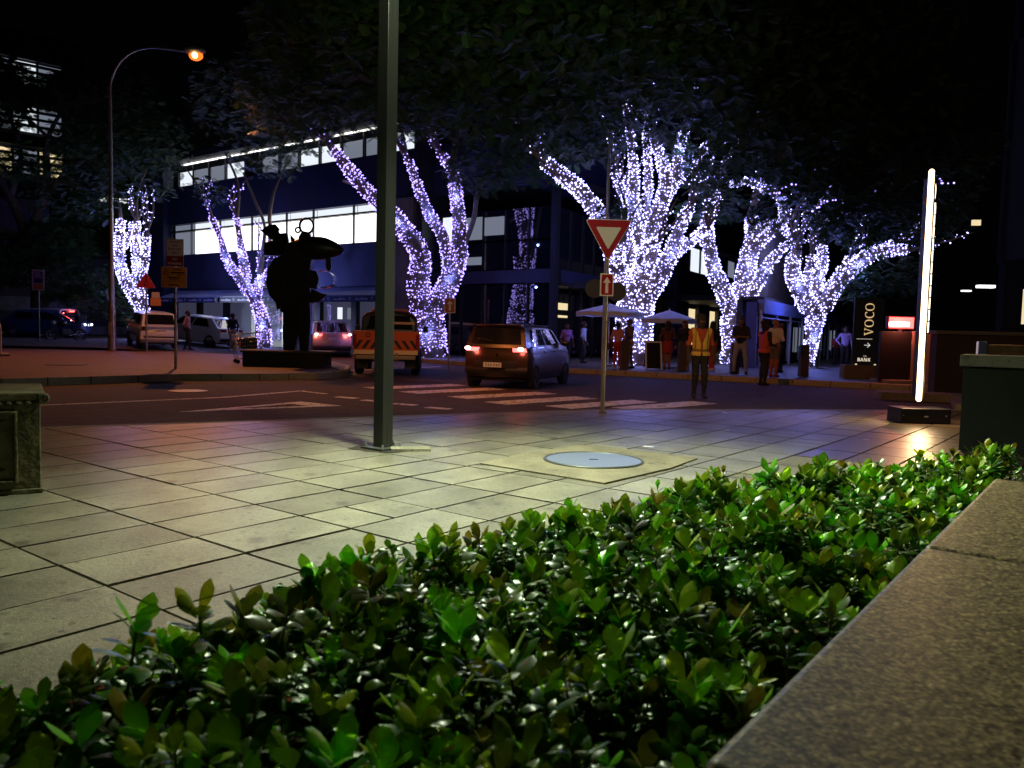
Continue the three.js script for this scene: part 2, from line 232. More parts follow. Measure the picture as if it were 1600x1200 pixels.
// ---------------------------------------------------------------- buildings
// facade frame: s metres along the wall from its corner, y up, n metres out towards the street
function facade(g, dir) {
  const nrm = V(-dir.z, 0, dir.x);   // towards the street for the left wing when dir runs left
  return { dir, nrm };
}
const corner = V(1.73, 0, -34);
{ // left wing: runs to the left and away from the corner
  const b = thing('office_building', 'dark glazed corner building with a bright white upper window band and blue ground floor', 'building', [corner.x, .15, corner.z], 0);
  const W = 35, dirv = V(-.795, 0, -.607), turn = Math.atan2(-dirv.z, dirv.x);
  b.rotation.y = turn;      // local x = along the wall to the left, local z = towards inside or outside
  // local +z after the turn:
  const zl = V(0, 0, 1).applyAxisAngle(V(0, 1, 0), turn), out = zl.dot(V(-.607, 0, .795)) > 0 ? 1 : -1;   // sign of "towards the street"
  const B = (w, h, d, x, y, z, r) => box(w, h, d, x, y, z * out, r);
  part(b, 'wall', uvBox(merge([B(W - 9.4, 2.2, .3, 9.4 + (W - 9.4) / 2, 4.4, -.15), B(W, 2.3, .5, W / 2, 8.55, -.1), B(9.4, .55, .5, 4.7, 3.55, -.05), B(W, 5.5, 8, W / 2, 14, -8)]), .3), M.navy);
  part(b, 'roof', B(W + 1, .35, 3, W / 2, 11.4, -.9), M.charcoal);
  part(b, 'back_wall', B(W, 11, .3, W / 2, 5.5, -9), M.charcoal);
  part(b, 'floor_slab', merge([B(W, .3, 8.5, W / 2, 3.3, -4.6), B(W, .3, 8.5, W / 2, 7.6, -4.6), B(W, .25, 8.5, W / 2, 9.75, -4.6)]), M.charcoal);
  part(b, 'stone_pier', uvBox(B(1.5, 7.4, .8, 8.65, 3.7, .1, .03), .4), M.stoneWall);
  part(b, 'corner_post', B(.28, 11, .28, 0, 5.5, .12), M.frame);
  part(b, 'end_wall', uvBox(B(2.2, 11.4, .7, 31.2, 5.7, .1), .3), M.navy);
  // lit band of windows on the upper floor
  const lit = [[9.5, 12.6], [12.7, 15.8], [15.9, 18.1], [18.2, 21.3], [21.4, 24.5], [24.6, 27.6], [27.7, 29.9]];
  lit.forEach(([a, c], k) => { const m = k === 6 ? M.litDim : M.litWhite;
    part(b, 'lit_window', B(c - a, 1.42, .05, (a + c) / 2, 6.24, -.3), m); part(b, 'lit_window', B(c - a, .5, .05, (a + c) / 2, 7.27, -.3), k === 6 ? M.litDim : M.litCool);
    part(b, 'mullion', B(.055, 2.1, .12, c + .05, 6.5, -.05), M.frame); });
  part(b, 'transom', B(20.6, .09, .14, 19.7, 6.99, -.06), M.frame);
  // upper storey
  for (let k = 0; k < 12; k++) { const a = 9 + k * 1.75; if (k === 7) continue; part(b, 'lit_window', B(1.6, .85, .05, a + .8, 10.4, -.6), [M.litCool, M.litDim, M.litDim, M.litCool][k % 4]); part(b, 'mullion', B(.1, 1.3, .1, a + 1.7, 10.5, -.5), M.frame); }
  part(b, 'ceiling_light', B(20, .06, .12, 19, 11.15, -.2), M.litWhite);
  // glazed corner bay
  for (let k = 0; k < 6; k++) { const x0 = .2 + k * 1.26; for (const [y0, y1] of [[3.85, 5.1], [5.12, 6.5]]) part(b, 'glass_pane', B(1.18, y1 - y0 - .06, .03, x0 + .6, (y0 + y1) / 2, 0), M.facadeGlass); part(b, 'glass_pane', B(1.18, 3.0, .03, x0 + .6, 1.72, -.02), M.facadeGlass); part(b, 'mullion', B(.07, 6.4, .1, x0 + 1.23, 3.2, .02), M.frame); }
  for (const [x, y, h] of [[3.35, 5.8, .8], [4.6, 5.75, 1.0], [5.85, 5.8, 1.1], [4.6, 4.3, .35], [5.85, 4.4, .5]]) part(b, 'lit_window', B(1.1, h, .04, x, y, .02), x > 5 ? M.litCool : M.litDim);
  // ground floor shopfronts with awnings
  for (let k = 0; k < 7; k++) { const x0 = 9.6 + k * 2.85;
    part(b, 'shop_window', B(2.4, 2.2, .04, x0 + 1.35, 1.4, -.1), M.shopGlass);
    part(b, 'pier', B(.4, 3.1, .4, x0 + 2.77, 1.55, -.05), M.frame);
    part(b, 'stall_riser', B(2.45, .3, .3, x0 + 1.35, .15, -.1), M.charcoal); }
  part(b, 'shop_lamp', B(.2, .55, .2, 17.5, 1.9, .3), M.litWarm); part(b, 'shop_lamp', B(.18, .6, .18, 13.3, 1.9, .25), M.litCool);
  const script = (x, w, h) => { x.fillStyle = '#10173c'; x.fillRect(0, 0, w, h); x.strokeStyle = '#b9c4f2'; x.fillStyle = '#b9c4f2'; x.lineWidth = 3; for (let k = 0; k < 4; k++) { const cx = k * 256; x.beginPath(); x.moveTo(cx + 24, 44); for (let q = 0; q < 30; q++) x.lineTo(cx + 24 + q * 5 + (q % 3) * 3, 44 - (q % 2 ? 8 + 18 * hash(q, 5, 3) * (q % 5 === 0 ? 1.4 : .8) : 0)); x.stroke(); x.beginPath(); x.moveTo(cx + 206, 26); x.quadraticCurveTo(cx + 212, 14, cx + 219, 26); x.quadraticCurveTo(cx + 226, 14, cx + 234, 26); x.lineTo(cx + 219, 48); x.closePath(); x.stroke(); } };
  const fr = printed(1024, 64, script, .7);
  for (let k = 0; k < 3; k++) { const x0 = 9.6 + k * 6.6, sh = [[0, 3.25], [1.25, 2.78], [1.25, 2.72], [0, 3.17]];
    const aw = part(b, 'awning', extrude(sh, 6.4, 0).rotateY(out > 0 ? -PI / 2 : PI / 2).translate(out > 0 ? x0 + 6.4 : x0, 0, 0), mat([.24, .28, .5], .75));
    const va = new THREE.PlaneGeometry(6.4, .32); if (out < 0) va.rotateY(PI); part(aw, 'valance', va.translate(x0 + 3.2, 2.6, 1.25 * out), fr);
    fr.side = THREE.DoubleSide; }
  part(b, 'wall_sign', B(2.4, 1.1, .06, 19.5, 4.35, .05), printed(256, 128, (x, w, h) => { x.fillStyle = '#26305e'; x.fillRect(0, 0, w, h); x.strokeStyle = '#aab6ff'; x.lineWidth = 6; x.strokeRect(6, 6, w - 12, h - 12); x.fillStyle = '#aab6ff'; x.font = 'bold 92px sans-serif'; x.fillText('W', 90, 96); }, .6));
  const la = new THREE.RectAreaLight(lin(1, .98, .94), .25, 17, 2); la.position.copy(b.localToWorld(V(18, 6.5, .6 * out))); b.updateMatrixWorld(true); la.position.copy(V(18, 6.5, .6 * out).applyMatrix4(b.matrixWorld)); la.lookAt(la.position.clone().add(V(-.607, -.15, .795))); scene.add(la);
}
{ // right wing, running away to the right
  const dirv = V(.477, 0, -.879), turn = Math.atan2(-dirv.z, dirv.x), b = thing('shop_wing', 'long blue-lit shop wing with a dark canopy running back behind the lit trees', 'building', [corner.x, .15, corner.z], turn);
  const B = (w, h, d, x, y, z, r) => box(w, h, d, x, y, z, r);   // local +z points to the street side (right-front)
  const zl = V(0, 0, 1).applyAxisAngle(V(0, 1, 0), turn), s = zl.dot(V(.879, 0, .477)) > 0 ? 1 : -1, Q = (w, h, d, x, y, z, r) => B(w, h, d, x, y, z * s, r);
  part(b, 'wall', uvBox(merge([Q(44, 1.55, .4, 38, 4.45, -.1), Q(60, 5.5, 1, 30, 10, -.5), Q(16, .5, .5, 8, 3.55, 0)]), .3), M.navy);
  part(b, 'back_wall', Q(60, 13, .3, 30, 6.5, -7), M.charcoal);
  for (let k = 0; k < 12; k++) { const x0 = .2 + k * 1.3; part(b, 'glass_pane', Q(1.22, 2.6, .03, x0 + .6, 5.15, -.03), M.facadeGlass); part(b, 'glass_pane', Q(1.22, 3.1, .03, x0 + .6, 1.72, -.9), M.facadeGlass); part(b, 'mullion', Q(.07, 6.4, .09, x0 + 1.25, 3.2, .0), M.frame); }
  for (let k = 0; k < 9; k++) { const x0 = 17 + k * 2.4; part(b, 'upper_window', Q(2.2, 1.5, .04, x0 + 1.1, 6.0, -.05), k === 1 || k === 2 ? M.litCool : k % 2 ? M.litDim : M.glassDark); part(b, 'mullion', Q(.14, 1.6, .12, x0 + 2.3, 6.0, 0), M.frame); }
  part(b, 'canopy', Q(22, .28, 3.0, 26, 3.35, 1.4), M.charcoal);
  for (let k = 0; k < 8; k++) { const x0 = 16.5 + k * 2.5; part(b, 'shop_window', Q(2.2, 2.3, .04, x0 + 1.2, 1.75, -.1), k % 2 ? M.litWarm : M.glassDark); part(b, 'pier', Q(.24, 3.2, .3, x0 + 2.45, 1.6, 0), M.frame); }
  part(b, 'corner_wall', uvBox(Q(.9, 5.8, .5, 15.9, 2.9, .2), .3), M.navy);
  part(b, 'shelf_light', Q(1.7, .3, .06, 2.1, 2.35, -.8), M.litWarm); part(b, 'shelf_light', Q(1.5, .1, .06, 2.2, 1.9, -.8), M.litWarm);
  const sign = Q(7.5, 1.5, .08, 27.5, 4.75, .18);
  const sm = printed(512, 102, (x, w, h) => { x.fillStyle = '#0b0e2a'; x.fillRect(0, 0, w, h); x.fillStyle = '#8f86d8'; x.font = '84px serif'; x.fillText('INa', 10, 80); x.fillText('T', 330, 80); x.fillText('I', 470, 80); }, .6);
  part(b, 'shop_sign', sign, M.black); const pl = new THREE.PlaneGeometry(7.4, 1.4); if (s < 0) pl.rotateY(PI); part(b, 'shop_lettering', pl.translate(27.5, 4.75, .235 * s), sm);
}
{ // glazed arcade on the right with a blue fascia
  const dirv = V(.485, 0, -.875), turn = Math.atan2(-dirv.z, dirv.x), b = thing('arcade', 'low glazed arcade with blue fascia and slim posts behind the right lit trees', 'arcade', [9.3, .15, -30.5], turn);
  const zl = V(0, 0, 1).applyAxisAngle(V(0, 1, 0), turn), s = zl.dot(V(.875, 0, .485)) > 0 ? 1 : -1, Q = (w, h, d, x, y, z, r) => box(w, h, d, x, y, z * s, r);
  part(b, 'fascia', uvBox(Q(30, .5, .25, 15, 2.35, 0), .4), mat([.2, .28, .7], .6)); part(b, 'roof', Q(30, .1, .9, 15, 2.65, -.35), M.charcoal); part(b, 'end_wall', uvBox(Q(.2, 2.5, .4, -.05, 1.25, -.3), .4), mat([.05, .07, .2], .6));
  part(b, 'back_wall', Q(30, 2.6, .2, 15, 1.3, -.8), M.charcoal); part(b, 'upper_wall', uvBox(Q(26, 3.2, .4, 17, 4.3, -.8), .3), M.stoneWall);
  part(b, 'rail', Q(30, .05, .06, 15, 1.93, .02), mat([.45, .5, .75], .4));
  for (let k = 0; k < 11; k++) { part(b, 'post', Q(.09, 2.3, .09, k * 3, 1.05, .02), mat([.5, .55, .75], .4)); if (k < 10) part(b, 'glass_pane', Q(2.8, 1.75, .02, k * 3 + 1.5, 1.0, -.3), M.facadeGlass); }
  for (const k of [3, 5, 7]) part(b, 'inner_lamp', Q(.9, 1.2, .05, k * 3 + 1, 1.1, -.15), M.litDim);
}
{ // far office block, upper left, lit floors seen through a tree
  const b = thing('office_tower', 'tall office block at upper left with rows of lit windows behind a dark tree', 'building', [-58, 0, -88], .75);
  part(b, 'wall', uvBox(merge([box(30, 6.5, .6, -5, 13.5, 0), box(30, 1.2, .6, -5, 21.2, 0), box(30, 1.6, .6, -5, 26.2, 0), box(30, 3, .6, -5, 31.5, 0), box(30, 33, .6, -5, 16.5, -8), box(30, 10.5, .6, -5, 5, 0), box(.6, 33, 8, 10, 16.5, -4)]), .3), M.charcoal);
  for (let k = 0; k < 11; k++) { const x = -18 + k * 2.5; part(b, 'lit_window', box(2.3, 2.6, .1, x, 18.9, -.3), [M.litWarm, M.litDim, M.litWarm, M.litDim][k % 4]); part(b, 'lit_window', box(2.3, 2.7, .1, x, 23.6, -.3), k % 3 ? M.litDim : M.litCool); part(b, 'lit_window', box(2.3, 2.4, .1, x, 28.6, -.3), k % 2 ? M.litCool : M.litDim); for (const y of [18.9, 23.6, 28.6]) part(b, 'mullion', box(.2, 2.8, .3, x + 1.25, y, 0), M.frame); }
  for (const y of [18, 18.8, 19.6, 22.8, 23.6, 24.4, 27.9, 28.7, 29.4]) part(b, 'louvre', box(30, .28, .3, -5, y, .3), M.frame);
  part(b, 'red_panel', uvBox(box(12, 5.5, 1.2, -9, 23.2, 3), .3), M.redwall); part(b, 'soffit', box(12, .3, 4, -9, 20.4, 1.6), M.purple);
  const b2 = thing('podium_building', 'low podium with pale and grey horizontal bands behind the left lit tree', 'building', [-32, 0, -57], .55);
  for (let k = 0; k < 6; k++) part(b2, 'wall_band', uvBox(box(13, .95, .5, 0, .5 + k * .97, (k % 2) * -.06), .4), k % 2 ? M.greyWall : M.cream);
  part(b2, 'roof', box(13.4, .3, 6, 0, 6.05, -2.6), M.charcoal); part(b2, 'upper_wall', uvBox(box(8, 3.4, .5, -4.5, 8.1, -2), .4), M.purple); part(b2, 'side_wall', box(.4, 6, 6, 6.4, 3, -3), M.greyWall); part(b2, 'roof_light', box(4.5, .35, .2, 5, 10.4, -2.5), M.litWhite);
}
{ // dark block and low boundary wall on the right
  const b = thing('dark_building', 'unlit dark building with square columns on the far right behind the low wall', 'building', [20, 0, -31], -.12);
  part(b, 'wall', uvBox(box(22, 16, .5, 11, 8, -3), .3), M.charcoal); part(b, 'upper_floor', uvBox(box(22, 9, 4, 11, 9.2, -1.5), .3), mat([.035, .03, .028], .7, { map: T.wall }));
  for (const x of [.3, 1.6, 4.2]) part(b, 'column', box(.5, 5, .5, x, 2.5, .2, .02), M.greyWall);
  part(b, 'ceiling_lamp', box(.6, .1, .25, -2.1, 3.45, .5), M.litWhite); part(b, 'ceiling_lamp', box(.32, .05, .15, -2.95, 3.25, .9), M.litWhite); part(b, 'wall_lamp', box(.3, .2, .1, -2.7, 5.8, .8), M.litWarm); part(b, 'door_light', box(.25, 1.3, .1, -.8, 2.7, .9), M.litWarm);
  const w = thing('boundary_wall', 'low dark maroon wall with a stone coping on the right behind the light totem', 'wall', [0, 0, 0]);
  part(w, 'wall', uvBox(box(12, 1.5, .3, 16.2, .75, -19.6), .5), mat([.09, .055, .05], .8, { map: T.wall })); part(w, 'coping', box(12.1, .09, .4, 16.2, 1.55, -19.6, .01), mat([.3, .24, .22], .8, { map: T.wall }));
  const g = thing('gate_pier', 'pinkish rendered pier with a dark door beside the glowing red sign', 'pier', [10.7, 0, -22.6]);
  part(g, 'door', box(.85, 1.5, .12, -.1, .83, .18, .01), M.black); part(g, 'pier', uvBox(box(.75, 1.6, .5, .72, .8, 0, .01), .5), mat([.5, .34, .28], .8, { map: T.wall })); part(g, 'plinth', uvBox(box(1.9, .25, 1.2, .5, .12, .1, .02), .5), mat([.42, .33, .29], .85, { map: T.wall }));
  const r = thing('concrete_ramp', 'sloping concrete kerb block on the street beside the light totem base', 'ramp', [0, 0, 0]);
  part(r, 'block', uvBox(merge([prism([[8.5, -18.9], [10.9, -18.2], [10.6, -17.4], [8.3, -18.1]], .16, .2, 1), prism([[8.6, -15.6], [9.6, -17.6], [10.1, -17.4], [9.1, -15.3]], .12, .16, 1)]), .6), mat([.5, .4, .33], .85, { map: T.slab }));
}

// ---------------------------------------------------------------- trees wrapped in fairy lights
function limb(pts, r0, r1, seg, rad = 9) {   // tapered, slightly lumpy limb along a curve
  const curve = new THREE.CatmullRomCurve3(pts.map((q) => V(...q)), false, 'centripetal'), fr = curve.computeFrenetFrames(seg), P = [], U = [], I = [], L = curve.getLength();
  for (let i = 0; i <= seg; i++) { const t = i / seg, c = curve.getPointAt(t), r = r0 + (r1 - r0) * t; for (let k = 0; k <= rad; k++) { const a = k / rad * 2 * PI, q = r * (1 + .12 * sin(a * 2 + t * 9) * (k % rad ? 1 : 1)), n = fr.normals[i].clone().multiplyScalar(cos(a)).addScaledVector(fr.binormals[i], sin(a)); P.push(c.x + n.x * q, c.y + n.y * q, c.z + n.z * q); U.push(k / rad, t * L * .5); } }
  for (let i = 0; i < seg; i++) for (let k = 0; k < rad; k++) { const a = i * (rad + 1) + k, b = a + rad + 1; I.push(a, a + 1, b, b, a + 1, b + 1); }
  const g = new THREE.BufferGeometry(); g.setAttribute('position', new THREE.Float32BufferAttribute(P, 3)); g.setAttribute('uv', new THREE.Float32BufferAttribute(U, 2)); g.setIndex(I); g.computeVertexNormals(); return { g, curve, fr, L };
}
const frondGeo = (() => {   // feathery compound leaf about half a metre long
  const P = [], add = (a, b, c, d) => { for (const q of [a, b, c, a, c, d]) P.push(...q); };
  const at = (t) => [t * .55, -.16 * t * t, 0];
  for (let k = 0; k < 9; k++) { const t = .12 + k * .1, c = at(t), l = .17 * sin(PI * (.2 + .75 * (k / 9))) + .03; for (const s of [-1, 1]) { const e = [c[0] + l * .45, c[1] - l * .25, s * l], w = .022; add([c[0] - w, c[1], 0], [c[0] + w, c[1], 0], [e[0] + w, e[1], e[2]], [e[0] - w * .6, e[1], e[2]]); } }
  add([0, .004, -.004], [.55, -.156, -.003], [.55, -.156, .003], [0, .004, .004]);
  const g = new THREE.BufferGeometry(); g.setAttribute('position', new THREE.Float32BufferAttribute(P, 3)); g.computeVertexNormals(); return g;
})();
const bulbGeo = new THREE.IcosahedronGeometry(1, 0);
const DUM = new THREE.Object3D();
function crownOf(parent, clusters, perM3, size = 1) {
  const ms = []; for (const [x, y, z, r] of clusters) { const n = Math.round(perM3 * r * r * r * .6 + 60); for (let k = 0; k < n; k++) { const d = V(rr(-1, 1), rr(-1, 1), rr(-1, 1)); if (d.length() > 1) { k--; continue; } const s = Math.pow(d.length(), -.35); d.multiplyScalar(s > 1.7 ? 1.7 : s).multiplyScalar(r); const lump = .75 + .35 * vnoise(d.x * 1.3 + 50, d.z * 1.3 + d.y + 50, 999, 7); DUM.position.set(x + d.x * lump, y + d.y * .72 * lump, z + d.z * lump); DUM.rotation.set(rr(-.5, .5), rr(0, 2 * PI), rr(-.7, .5)); DUM.scale.setScalar(size * rr(.45, .85)); DUM.updateMatrix(); ms.push(DUM.matrix.clone()); } }
  const im = new THREE.InstancedMesh(frondGeo, M.frond, ms.length); ms.forEach((m, i) => { im.setMatrixAt(i, m); im.setColorAt(i, lin(rr(.6, 1.4), rr(.7, 1.3), rr(.6, 1.3))); }); im.name = 'crown'; im.userData.kind = 'stuff'; shadow(im); parent.add(im); return im;
}
const TREES = {"T1":{"base":[-21.0,0.4,-46],"br":[[[[0.08,-0.56,0.0],[0.01,0.89,0.0],[-0.13,1.79,0.0]],0.36,0.33],[[[-0.13,1.79,0.0],[-0.69,2.68,0.11],[-1.21,3.92,0.22],[-1.25,5.16,0.34],[-1.08,6.68,0.45]],0.32,0.18],[[[-0.13,1.87,0.0],[-0.39,3.25,-0.19],[-0.58,4.53,-0.38],[-0.77,5.81,-0.56],[-0.78,6.74,-0.75]],0.3,0.18],[[[-0.3,3.24,0.0],[0.2,4.48,0.38],[0.49,5.93,0.75]],0.22,0.15],[[[-1.31,4.65,0.0],[-0.97,5.69,-0.15],[-0.82,6.61,-0.3]],0.13,0.08],[[[-1.29,6.73,0.0],[-1.42,8.17,0.38],[-2.29,9.41,0.75]],0.1,0.04],[[[-0.43,6.65,0.0],[-0.34,8.25,0.0],[0.2,9.62,0.0]],0.1,0.04]],"cr":[[-1.64,9.92,2.0,2.6],[0.93,8.96,2.0,2.2],[-2.49,7.69,3.0,2.4],[-0.74,11.54,1.0,2.6],[0.93,11.12,0.0,2]]},"T2":{"base":[-13.28,0.05,-43],"br":[[[[0.07,-0.14,0.0],[-0.04,1.39,0.0],[-0.42,2.5,0.0]],0.34,0.28],[[[-0.42,2.5,0.0],[-1.09,3.55,0.22],[-1.76,4.53,0.45],[-2.04,5.66,0.68],[-2.43,6.77,0.9]],0.25,0.12],[[[-0.86,3.24,0.0],[-1.19,4.77,-0.25],[-1.48,5.97,-0.5],[-1.7,7.05,-0.75]],0.22,0.14],[[[-0.35,2.4,0.0],[-0.06,3.51,0.3],[0.4,4.2,0.6]],0.13,0.07],[[[-0.49,2.57,0.0],[-0.35,4.11,-0.3],[-0.48,5.05,-0.6]],0.12,0.07],[[[-0.25,3.93,0.0],[-0.19,5.14,-0.34],[-0.2,6.63,-0.68],[-0.76,7.83,-1.01],[-1.56,9.51,-1.35]],0.13,0.05],[[[-0.02,4.94,0.0],[0.31,6.15,-0.22],[0.14,6.95,-0.45],[0.31,8.41,-0.68],[0.99,10.15,-0.9]],0.12,0.05],[[[-2.76,6.89,0.0],[-3.13,8.13,0.45],[-3.78,9.28,0.9]],0.08,0.03],[[[-1.45,6.95,0.0],[-1.51,8.65,-0.38],[-2.39,10.55,-0.75]],0.1,0.04]],"cr":[[1.45,9.37,5.0,2.0],[3.49,10.47,6.0,2.2],[0.55,11.53,5.0,2.6],[2.9,11.85,7.0,2.6],[-1.67,7.73,3.0,1.0]]},"T3":{"base":[-3.48,0.12,-34],"br":[[[[0.05,-0.01,0.0],[-0.05,1.2,0.0],[-0.14,2.13,0.0]],0.66,0.55],[[[-0.36,1.99,0.0],[-0.52,3.18,0.17],[-0.43,4.18,0.34],[-0.82,4.93,0.51],[-1.52,5.78,0.69],[-2.47,6.63,0.86],[-3.27,7.53,1.03],[-3.91,8.31,1.2]],0.46,0.16],[[[0.15,2.01,0.0],[0.66,3.04,-0.1],[0.99,3.99,-0.2],[1.13,4.73,-0.3]],0.42,0.36],[[[1.15,4.62,0.0],[1.08,5.92,-0.22],[0.91,7.01,-0.45],[0.69,8.06,-0.67],[0.19,8.68,-0.9]],0.3,0.17],[[[0.8,3.62,0.0],[0.46,5.11,0.15],[-0.1,5.95,0.3],[-0.49,6.82,0.45],[-0.75,7.57,0.6],[-1.0,8.09,0.75]],0.25,0.13],[[[1.26,4.51,0.0],[1.72,5.8,0.15],[1.89,6.91,0.3],[2.38,7.72,0.45],[3.25,8.69,0.6]],0.13,0.05],[[[-1.1,8.25,0.0],[-1.51,9.06,0.52],[-1.92,10.48,1.05]],0.12,0.05],[[[0.74,7.93,0.0],[1.03,9.83,-1.12],[2.04,11.79,-2.25]],0.14,0.05],[[[-2.62,6.77,0.0],[-3.12,7.02,0.45],[-3.58,7.13,0.9]],0.1,0.05],[[[-4.18,8.57,0.0],[-4.71,9.39,1.12],[-5.67,10.05,2.25]],0.14,0.04]],"cr":[[-4.47,9.58,4.0,2.4],[-1.99,9.71,6.0,2.4],[-0.24,9.11,6.0,2.2],[1.21,10.15,8.0,2.6],[2.62,9.09,7.0,2.4],[4.16,8.61,5.0,2.0],[-0.64,10.32,9.0,2.4],[3.04,10.4,10.0,2.6],[-3.06,11.01,7.0,2.4],[2.31,7.41,3.0,1.6],[1.16,11.8,10.0,2.5],[4.27,7.91,2.0,1.5]]},"T4":{"base":[4.66,0.12,-31],"br":[[[[-0.05,0.03,0.0],[-0.04,1.02,0.0],[-0.02,2.0,0.0],[0.05,2.68,0.0]],0.66,0.62],[[[-0.23,2.48,0.0],[-0.87,4.01,0.36],[-1.61,5.61,0.72],[-2.35,6.42,1.08],[-3.09,6.91,1.44],[-3.71,7.28,1.8]],0.36,0.2],[[[-0.04,2.61,0.0],[0.23,4.21,-0.18],[0.12,5.2,-0.36],[-0.13,6.24,-0.54],[-0.15,7.69,-0.72],[-0.32,9.12,-0.9]],0.3,0.1],[[[0.08,4.86,0.0],[-0.38,5.92,0.4],[-0.87,6.67,0.8],[-1.1,7.24,1.2]],0.18,0.12],[[[0.28,3.22,0.0],[0.46,5.87,-0.75],[0.5,8.24,-1.5],[0.5,9.55,-2.25]],0.2,0.09],[[[0.2,2.69,0.0],[0.43,4.14,0.08],[0.57,5.34,0.15],[0.86,6.34,0.22],[0.94,7.04,0.3],[0.66,7.91,0.38],[0.44,8.36,0.45]],0.38,0.14],[[[0.9,6.33,0.0],[1.37,7.08,-0.15],[1.88,7.75,-0.3],[2.39,8.28,-0.45],[2.73,8.54,-0.6]],0.24,0.13],[[[1.36,7.1,0.0],[1.37,8.15,0.45],[1.51,8.95,0.9]],0.17,0.1],[[[0.31,2.49,0.0],[0.79,3.4,0.38],[1.17,4.33,0.75],[1.43,5.37,1.12],[1.61,5.81,1.5]],0.36,0.15],[[[1.32,4.17,0.0],[1.77,4.67,1.2],[2.08,5.04,2.4]],0.17,0.1],[[[-0.33,2.48,0.0],[-0.62,3.41,0.45],[-0.84,4.13,0.9],[-0.71,4.74,1.35]],0.22,0.12],[[[0.05,2.85,0.0],[-0.18,4.24,-0.6],[-0.31,5.54,-1.2],[-0.17,6.9,-1.8]],0.2,0.1],[[[0.66,3.47,0.0],[-0.01,3.88,0.75],[0.09,4.39,1.5],[0.41,4.55,2.25]],0.16,0.1],[[[-3.65,7.66,0.0],[-3.8,8.28,1.05],[-3.76,8.59,2.1]],0.1,0.05],[[[-0.45,8.9,0.0],[-0.66,10.25,-0.38],[-1.27,11.79,-0.75]],0.12,0.04],[[[1.69,9.18,0.0],[1.92,10.27,0.6],[2.43,11.46,1.2]],0.12,0.04],[[[2.59,8.4,0.0],[3.66,9.16,-0.38],[4.93,10.73,-0.75]],0.14,0.05]],"cr":[[-2.87,9.06,5.0,2.2],[-1.74,9.58,7.0,2.4],[0.14,9.59,6.0,2.2],[2.17,9.38,5.0,2.4],[-1.19,10.28,8.0,2.4],[-3.13,9.89,8.0,2.4],[1.01,10.55,7.0,2.4],[-1.93,8.1,2.0,1.5],[0.35,8.67,3.0,1.4],[2.3,6.98,2.0,1.3],[3.13,8.06,4.0,1.8],[-1.17,5.55,2.0,0.7],[1.42,8.18,0.0,0.9],[1.89,5.77,1.0,0.8]]},"T5":{"base":[9.19,0.12,-33],"br":[[[[0.01,0.11,0.0],[-0.04,1.32,0.0],[-0.13,2.2,0.0]],0.6,0.56],[[[-0.23,2.09,0.0],[-0.78,3.11,0.22],[-1.28,4.03,0.45],[-1.5,4.89,0.67],[-1.69,5.85,0.9]],0.33,0.17],[[[0.0,2.15,0.0],[0.19,3.41,-0.11],[0.35,4.51,-0.22],[0.53,5.43,-0.34],[0.45,6.15,-0.45]],0.42,0.22],[[[0.34,4.54,0.0],[0.84,5.22,0.22],[1.48,5.94,0.45],[1.32,6.66,0.67],[0.67,6.98,0.9],[-0.28,7.26,1.12],[-1.2,6.98,1.35]],0.2,0.09],[[[0.22,2.54,0.0],[0.7,3.62,0.4],[1.05,4.38,0.8],[1.47,4.9,1.2]],0.25,0.12],[[[-1.26,4.4,0.0],[-1.7,5.4,0.15],[-1.47,6.4,0.3],[-1.12,6.89,0.45],[-1.04,7.72,0.6]],0.12,0.07],[[[0.39,5.26,0.0],[1.12,5.84,-0.35],[1.76,5.85,-0.7],[2.32,5.38,-1.05]],0.14,0.08],[[[0.95,7.14,0.0],[1.62,7.23,0.3],[2.05,6.74,0.6],[2.47,6.2,0.9]],0.1,0.05],[[[0.32,6.08,0.0],[0.68,7.65,-0.45],[0.87,9.3,-0.9]],0.16,0.05]],"cr":[[-0.71,8.97,5.0,2.2],[0.62,9.76,6.0,2.4],[0.35,7.49,4.0,1.7],[1.77,6.4,4.0,1.6],[-1.34,6.19,2.0,0.9],[-0.25,5.68,4.0,1.0],[-0.42,10.99,7.0,2.4],[2.37,8.4,5.0,2.2]]},"T6":{"base":[12.12,0.12,-33],"br":[[[[-0.03,-0.13,0.0],[0.03,0.79,0.0],[0.16,1.83,0.0],[0.31,2.49,0.0]],0.16,0.33],[[[0.23,2.1,0.0],[-0.53,3.03,0.19],[-0.94,3.73,0.38],[-0.99,4.37,0.56],[-0.92,4.76,0.75]],0.36,0.2],[[[0.29,2.36,0.0],[0.26,3.49,-0.25],[0.55,4.29,-0.5],[0.51,5.31,-0.75]],0.27,0.13],[[[0.4,2.44,0.0],[0.86,3.37,0.21],[1.51,4.14,0.42],[2.26,4.65,0.63],[2.92,4.79,0.84],[3.35,4.76,1.05]],0.34,0.14],[[[1.59,4.07,0.0],[1.99,4.61,-0.15],[2.66,4.95,-0.3],[3.38,5.17,-0.45]],0.15,0.09],[[[-0.27,2.73,0.0],[-0.32,3.75,0.3],[-0.32,4.54,0.6]],0.18,0.1],[[[0.8,3.22,0.0],[0.75,3.89,0.75],[0.84,4.38,1.5]],0.13,0.07],[[[0.23,5.22,0.0],[0.54,6.15,-0.38],[1.16,7.27,-0.75]],0.1,0.05],[[[-0.66,4.84,0.0],[-1.02,6.01,0.38],[-0.69,6.97,0.75]],0.12,0.05]],"cr":[[-0.25,6.2,4.0,1.7],[0.6,7.14,5.0,1.9],[0.88,5.35,2.0,1.1],[2.9,3.77,1.0,1.2],[1.54,3.24,1.0,1.0],[2.28,5.81,4.0,1.8],[0.7,9.28,5.0,2.4],[-0.49,11.02,6.0,2.4],[-0.49,5.43,3.0,1.0],[2.84,7.84,4.0,2.0]]}};
